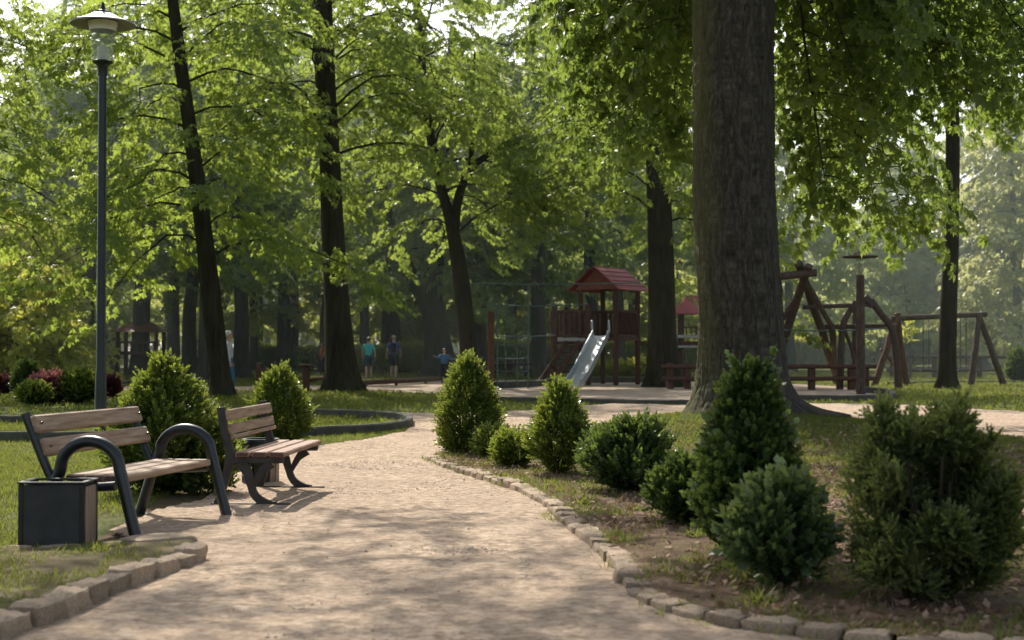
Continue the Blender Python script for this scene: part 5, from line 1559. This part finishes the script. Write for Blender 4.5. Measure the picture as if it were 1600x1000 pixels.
def blob(name, c, r, mat, parent, cut=None, seed=0, n=16):
    vs = []; fs = []; m = MB(); c = Vector(c)
    for i in range(n + 1):
        for k in range(n * 2):
            a = PI * i / n; b = PI * k / n
            d = Vector((math.sin(a) * math.cos(b), math.sin(a) * math.sin(b), math.cos(a)))
            if cut: d = cut(d)
            d = d * (1 + .05 * mnoise.noise(d * 3 + Vector((seed, 0, 0))))
            vs.append(c + Vector((d.x * r[0], d.y * r[1], d.z * r[2])))
    for i in range(n):
        for k in range(n * 2):
            fs.append((i * n * 2 + k, (i + 1) * n * 2 + k, (i + 1) * n * 2 + (k + 1) % (n * 2), i * n * 2 + (k + 1) % (n * 2)))
    m.add(vs, fs)
    return m.build(name, mat, parent, smooth=True, world=False)

def person(label, loc, H, rotz, shirt, shorts, hair, stride=.12, arms='down', long_pants=False, shoes='whitecloth', sleeve=True, tshirt_long=False):
    """facing local +Y; rotz turns it. One continuous skinned body; clothing as children."""
    root = thing('person', label, 'person', loc, rotz)
    k = H / 1.75
    def V(x, y, z): return Vector((x * k, y * k, z * k))
    N = {'pel': (V(0, 0, .95), (.15 * k, .105 * k)), 'waist': (V(0, 0, 1.1), (.135 * k, .095 * k)), 'chest': (V(0, .01, 1.3), (.165 * k, .11 * k)), 'neckb': (V(0, 0, 1.46), (.085 * k, .07 * k)),
         'neck': (V(0, .01, 1.52), .055 * k), 'jaw': (V(0, .03, 1.59), (.062 * k, .075 * k)), 'head': (V(0, .015, 1.66), (.075 * k, .092 * k)), 'crown': (V(0, .0, 1.715), (.055 * k, .07 * k))}
    E = [('pel', 'waist'), ('waist', 'chest'), ('chest', 'neckb'), ('neckb', 'neck'), ('neck', 'jaw'), ('jaw', 'head'), ('head', 'crown')]
    hands = []
    for s_, nm in ((-1, 'l'), (1, 'r')):
        st = stride * s_
        N['hip' + nm] = (V(.09 * s_, 0, .88), .095 * k); N['knee' + nm] = (V(.095 * s_, st * .6 + .02, .49), .06 * k); N['calf' + nm] = (V(.097 * s_, st * .75 - .02, .33), .055 * k)
        N['ank' + nm] = (V(.1 * s_, st - .02, .085), .04 * k); N['toe' + nm] = (V(.11 * s_, st + .13, .035), (.04 * k, .03 * k))
        E += [('pel', 'hip' + nm), ('hip' + nm, 'knee' + nm), ('knee' + nm, 'calf' + nm), ('calf' + nm, 'ank' + nm), ('ank' + nm, 'toe' + nm)]
        if arms == 'down':
            sh, el, wr = V(.185 * s_, 0, 1.40), V(.25 * s_, -.03 - st * .4, 1.14), V(.275 * s_, .05 - st * .6, .91)
        else:
            sh, el, wr = V(.185 * s_, 0, 1.40), V(.37 * s_, .04 + .05 * s_, 1.25 + .04 * s_), V(.55 * s_, .17, 1.30 + .07 * s_)
        N['sh' + nm] = (sh, .06 * k); N['el' + nm] = (el, .045 * k); N['wr' + nm] = (wr, .03 * k)
        d = (wr - el).normalized(); side = Vector((0, 1, 0)); up_ = d.cross(side).normalized()
        palm = wr + d * .06 * k
        N['palm' + nm] = (palm, (.036 * k, .02 * k))
        E += [('chest', 'sh' + nm), ('sh' + nm, 'el' + nm), ('el' + nm, 'wr' + nm), ('wr' + nm, 'palm' + nm)]
        for j in range(4):
            b = palm + side * (.027 - .018 * j) * k + d * .03 * k
            t_ = b + d * (.055, .065, .06, .045)[j] * k - up_ * .012 * s_ * k
            N[f'f{j}a' + nm] = (b, .009 * k); N[f'f{j}b' + nm] = (t_, .007 * k)
            E += [('palm' + nm, f'f{j}a' + nm), (f'f{j}a' + nm, f'f{j}b' + nm)]
        N['th1' + nm] = (palm + side * .035 * k - d * .01 * k, .010 * k); N['th2' + nm] = (palm + side * .055 * k + d * .03 * k, .008 * k)
        E += [('palm' + nm, 'th1' + nm), ('th1' + nm, 'th2' + nm)]
    body = skin_mesh('body', N, E, M['skin'], root)
    # face
    m = MB(); m.add([V(-.014, .105, 1.635), V(.014, .105, 1.635), V(0, .132, 1.632), V(0, .1, 1.675)], [(0, 1, 2), (0, 2, 3), (1, 3, 2)]); m.build('nose', M['skin'], body, world=False)
    for s_ in (-1, 1):
        blob('eye', V(.03 * s_, .094, 1.665), (.012 * k, .008 * k, .008 * k), M['black'], body, n=6)
        blob('ear', V(.082 * s_, .0, 1.65), (.012 * k, .025 * k, .035 * k), M['skin'], body, n=6)
    m = MB(); m.beam(V(-.025, .105, 1.595), V(.025, .105, 1.595), .01 * k, .008 * k, .002); m.build('mouth', M['roofwood'], body, world=False)
    def cut(d):
        d = d.copy()
        if d.y > .3 and d.z < .45: d = d * .8
        return d
    blob('hair', V(0, -.012, 1.685), (.089 * k, .105 * k, .088 * k), M[hair], root, cut, seed=3)
    # shirt
    sc = {a: N[a] for a in ('waist', 'chest', 'neckb')}
    sc['waist'] = (V(0, 0, .93), (.175 * k, .13 * k)); sc['chest'] = (N['chest'][0], (.185 * k, .13 * k)); sc['neckb'] = (V(0, 0, 1.475), (.075 * k, .07 * k))
    Es = [('waist', 'chest'), ('chest', 'neckb')]
    for nm in 'lr':
        sc['sh' + nm] = (N['sh' + nm][0], .078 * k)
        e = N['sh' + nm][0].lerp(N['el' + nm][0], 1.0 if tshirt_long else .72); sc['el' + nm] = (e, .068 * k); Es += [('chest', 'sh' + nm), ('sh' + nm, 'el' + nm)]
        if tshirt_long: sc['wr' + nm] = (N['wr' + nm][0], .045 * k); Es.append(('el' + nm, 'wr' + nm))
    skin_mesh('shirt', {a: sc[a] for a in ['chest', 'waist', 'neckb'] + [q for q in sc if q not in ('chest', 'waist', 'neckb')]}, Es, M[shirt], root)
    ps = {'pel': (V(0, 0, .95), (.168 * k, .122 * k)), 'w': (V(0, 0, 1.08), (.152 * k, .11 * k))}; Ep = [('pel', 'w')]
    for nm in 'lr':
        ps['hip' + nm] = (N['hip' + nm][0], .112 * k); kn = N['knee' + nm][0]
        ps['kn' + nm] = (kn + Vector((0, 0, .02 * k)), .088 * k); Ep += [('pel', 'hip' + nm), ('hip' + nm, 'kn' + nm)]
        if long_pants: ps['an' + nm] = (N['ank' + nm][0], .062 * k); Ep.append(('kn' + nm, 'an' + nm))
    skin_mesh('trousers' if long_pants else 'shorts', ps, Ep, M[shorts], root)
    for nm in 'lr':
        a, t_ = N['ank' + nm][0], N['toe' + nm][0]
        skin_mesh('shoe', {'a': (Vector((a.x, a.y - .03 * k, .05 * k)), .052 * k), 'b': (Vector((t_.x, t_.y - .02, .045 * k)), (.05 * k, .042 * k)), 'c': (Vector((a.x, a.y, .11 * k)), .046 * k)}, [('a', 'b'), ('a', 'c')], M[shoes], root)
    return root
p = G(576, 593)
person('person walking away in a teal shirt, dark shorts and pale socks', p, 1.78, math.radians(8), 'teal', 'shorts', 'hair_dark')
p = G(615, 593)
person('person walking away in a navy shirt and black shorts wearing a dark backpack', p, 1.86, math.radians(-6), 'navy', 'blackcloth', 'hair_fair', -.12, shoes='black')
bp = skin_mesh('backpack', {'a': (Vector((0, 0, 0)), (.135, .085)), 'b': (Vector((0, .02, .22)), (.115, .07)), 'c': (Vector((0, 0, -.17)), (.125, .08))}, [('a', 'b'), ('a', 'c')], M['blackcloth'], None)
bp.location = (p.x - .012, p.y - .165, 1.32); tag(bp, 'dark backpack on the back of the walker in the navy shirt', 'backpack')
p = at(357, 610, 40.5); p.z = 0
person('white-haired person in pale clothes mostly hidden behind the leaning trunk', p, 1.80, math.radians(-70), 'whitecloth', 'bluecloth', 'hair_white', .1, long_pants=True, tshirt_long=True)
p = G(694, 600)
person('child in a blue jacket and dark trousers with both arms held out', p, 1.3, math.radians(200), 'bluecloth', 'blackcloth', 'hair_dark', .05, arms='out', long_pants=True, tshirt_long=True, shoes='black')
p = G(168, 588)
person('distant person in white seen just right of the tall lamp pole', p, 1.68, math.radians(60), 'whitecloth', 'shorts', 'hair_dark', .1)
p = G(503, 585)
person('distant person in an orange top just left of the tall straight trunk', p, 1.6, math.radians(120), 'orange', 'blackcloth', 'hair_dark', .1, long_pants=True)

# ------------------------------------------------------------------ morning haze hanging in the grove (real scattering volume)
def haze():
    ng = bpy.data.node_groups.new('haze', 'GeometryNodeTree')
    ng.interface.new_socket('Geometry', in_out='OUTPUT', socket_type='NodeSocketGeometry')
    vc = ng.nodes.new('GeometryNodeVolumeCube'); out = ng.nodes.new('NodeGroupOutput'); sm_ = ng.nodes.new('GeometryNodeSetMaterial')
    vc.inputs['Density'].default_value = 1.0
    vc.inputs['Min'].default_value = (-140, 50, -1); vc.inputs['Max'].default_value = (140, 215, 30)
    vc.inputs['Resolution X'].default_value = 24; vc.inputs['Resolution Y'].default_value = 16; vc.inputs['Resolution Z'].default_value = 4
    m = bpy.data.materials.new('haze'); m.use_nodes = True; nt = m.node_tree
    nt.nodes.remove(nt.nodes['Principled BSDF'])
    at_ = nt.nodes.new('ShaderNodeAttribute'); at_.attribute_name = 'density'
    mu = nt.nodes.new('ShaderNodeMath'); mu.operation = 'MULTIPLY'; mu.inputs[1].default_value = HAZE
    sc_ = nt.nodes.new('ShaderNodeVolumeScatter'); sc_.inputs['Color'].default_value = (.80, .95, .86, 1); sc_.inputs['Anisotropy'].default_value = .35
    nt.links.new(at_.outputs['Fac'], mu.inputs[0]); nt.links.new(mu.outputs[0], sc_.inputs['Density']); nt.links.new(sc_.outputs[0], nt.nodes['Material Output'].inputs['Volume'])
    sm_.inputs['Material'].default_value = m
    ng.links.new(vc.outputs[0], sm_.inputs[0]); ng.links.new(sm_.outputs[0], out.inputs[0])
    v = bpy.data.volumes.new('haze'); v.materials.append(m)
    o = bpy.data.objects.new('haze', v); COL.objects.link(o)
    md = o.modifiers.new('haze', 'NODES'); md.node_group = ng
    tag(o, kind='structure')
HAZE = .0023
haze()

# ------------------------------------------------------------------ camera, light, world
cam = bpy.data.cameras.new('camera'); co = bpy.data.objects.new('camera', cam); COL.objects.link(co)
cam.sensor_width = 36; cam.lens = 36 * F / 1600; cam.clip_end = 2000; cam.clip_start = .1
co.location = (0, 0, CAMH); co.rotation_euler = (PI / 2 + TH, 0, 0)
cam.dof.use_dof = True; cam.dof.focus_distance = 15.0; cam.dof.aperture_fstop = 2.7; cam.dof.aperture_blades = 9
S.camera = co
sv = Vector((-.40, 1.05, 1.0)).normalized()
sun = bpy.data.lights.new('sun', 'SUN'); so = bpy.data.objects.new('sun', sun); COL.objects.link(so)
sun.energy = 5.0; sun.angle = math.radians(.5); sun.color = (1, .93, .82)
so.rotation_euler = sv.to_track_quat('Z', 'Y').to_euler(); so.location = (-20, 50, 50)
w = bpy.data.worlds.new('World'); S.world = w; w.use_nodes = True
nt = w.node_tree; sky = nt.nodes.new('ShaderNodeTexSky'); sky.sky_type = 'NISHITA'; sky.sun_disc = False
sky.sun_elevation = math.asin(sv.z); sky.sun_rotation = math.atan2(sv.x, sv.y); sky.dust_density = 2.5; sky.air_density = 1.0; sky.ozone_density = 1.0
hs = nt.nodes.new('ShaderNodeHueSaturation'); hs.inputs['Saturation'].default_value = .55
nt.links.new(sky.outputs[0], hs.inputs['Color']); nt.links.new(hs.outputs[0], nt.nodes['Background'].inputs['Color']); nt.nodes['Background'].inputs['Strength'].default_value = .15
S.view_settings.view_transform = 'Standard'; S.view_settings.look = 'None'; S.view_settings.exposure = 0; S.view_settings.gamma = 1
S.render.engine = 'CYCLES'
S.cycles.film_exposure = 1.5
S.cycles.max_bounces = 8; S.cycles.diffuse_bounces = 4; S.cycles.glossy_bounces = 2; S.cycles.transmission_bounces = 4; S.cycles.transparent_max_bounces = 8
S.cycles.caustics_reflective = False; S.cycles.caustics_refractive = False
S.cycles.use_denoising = True
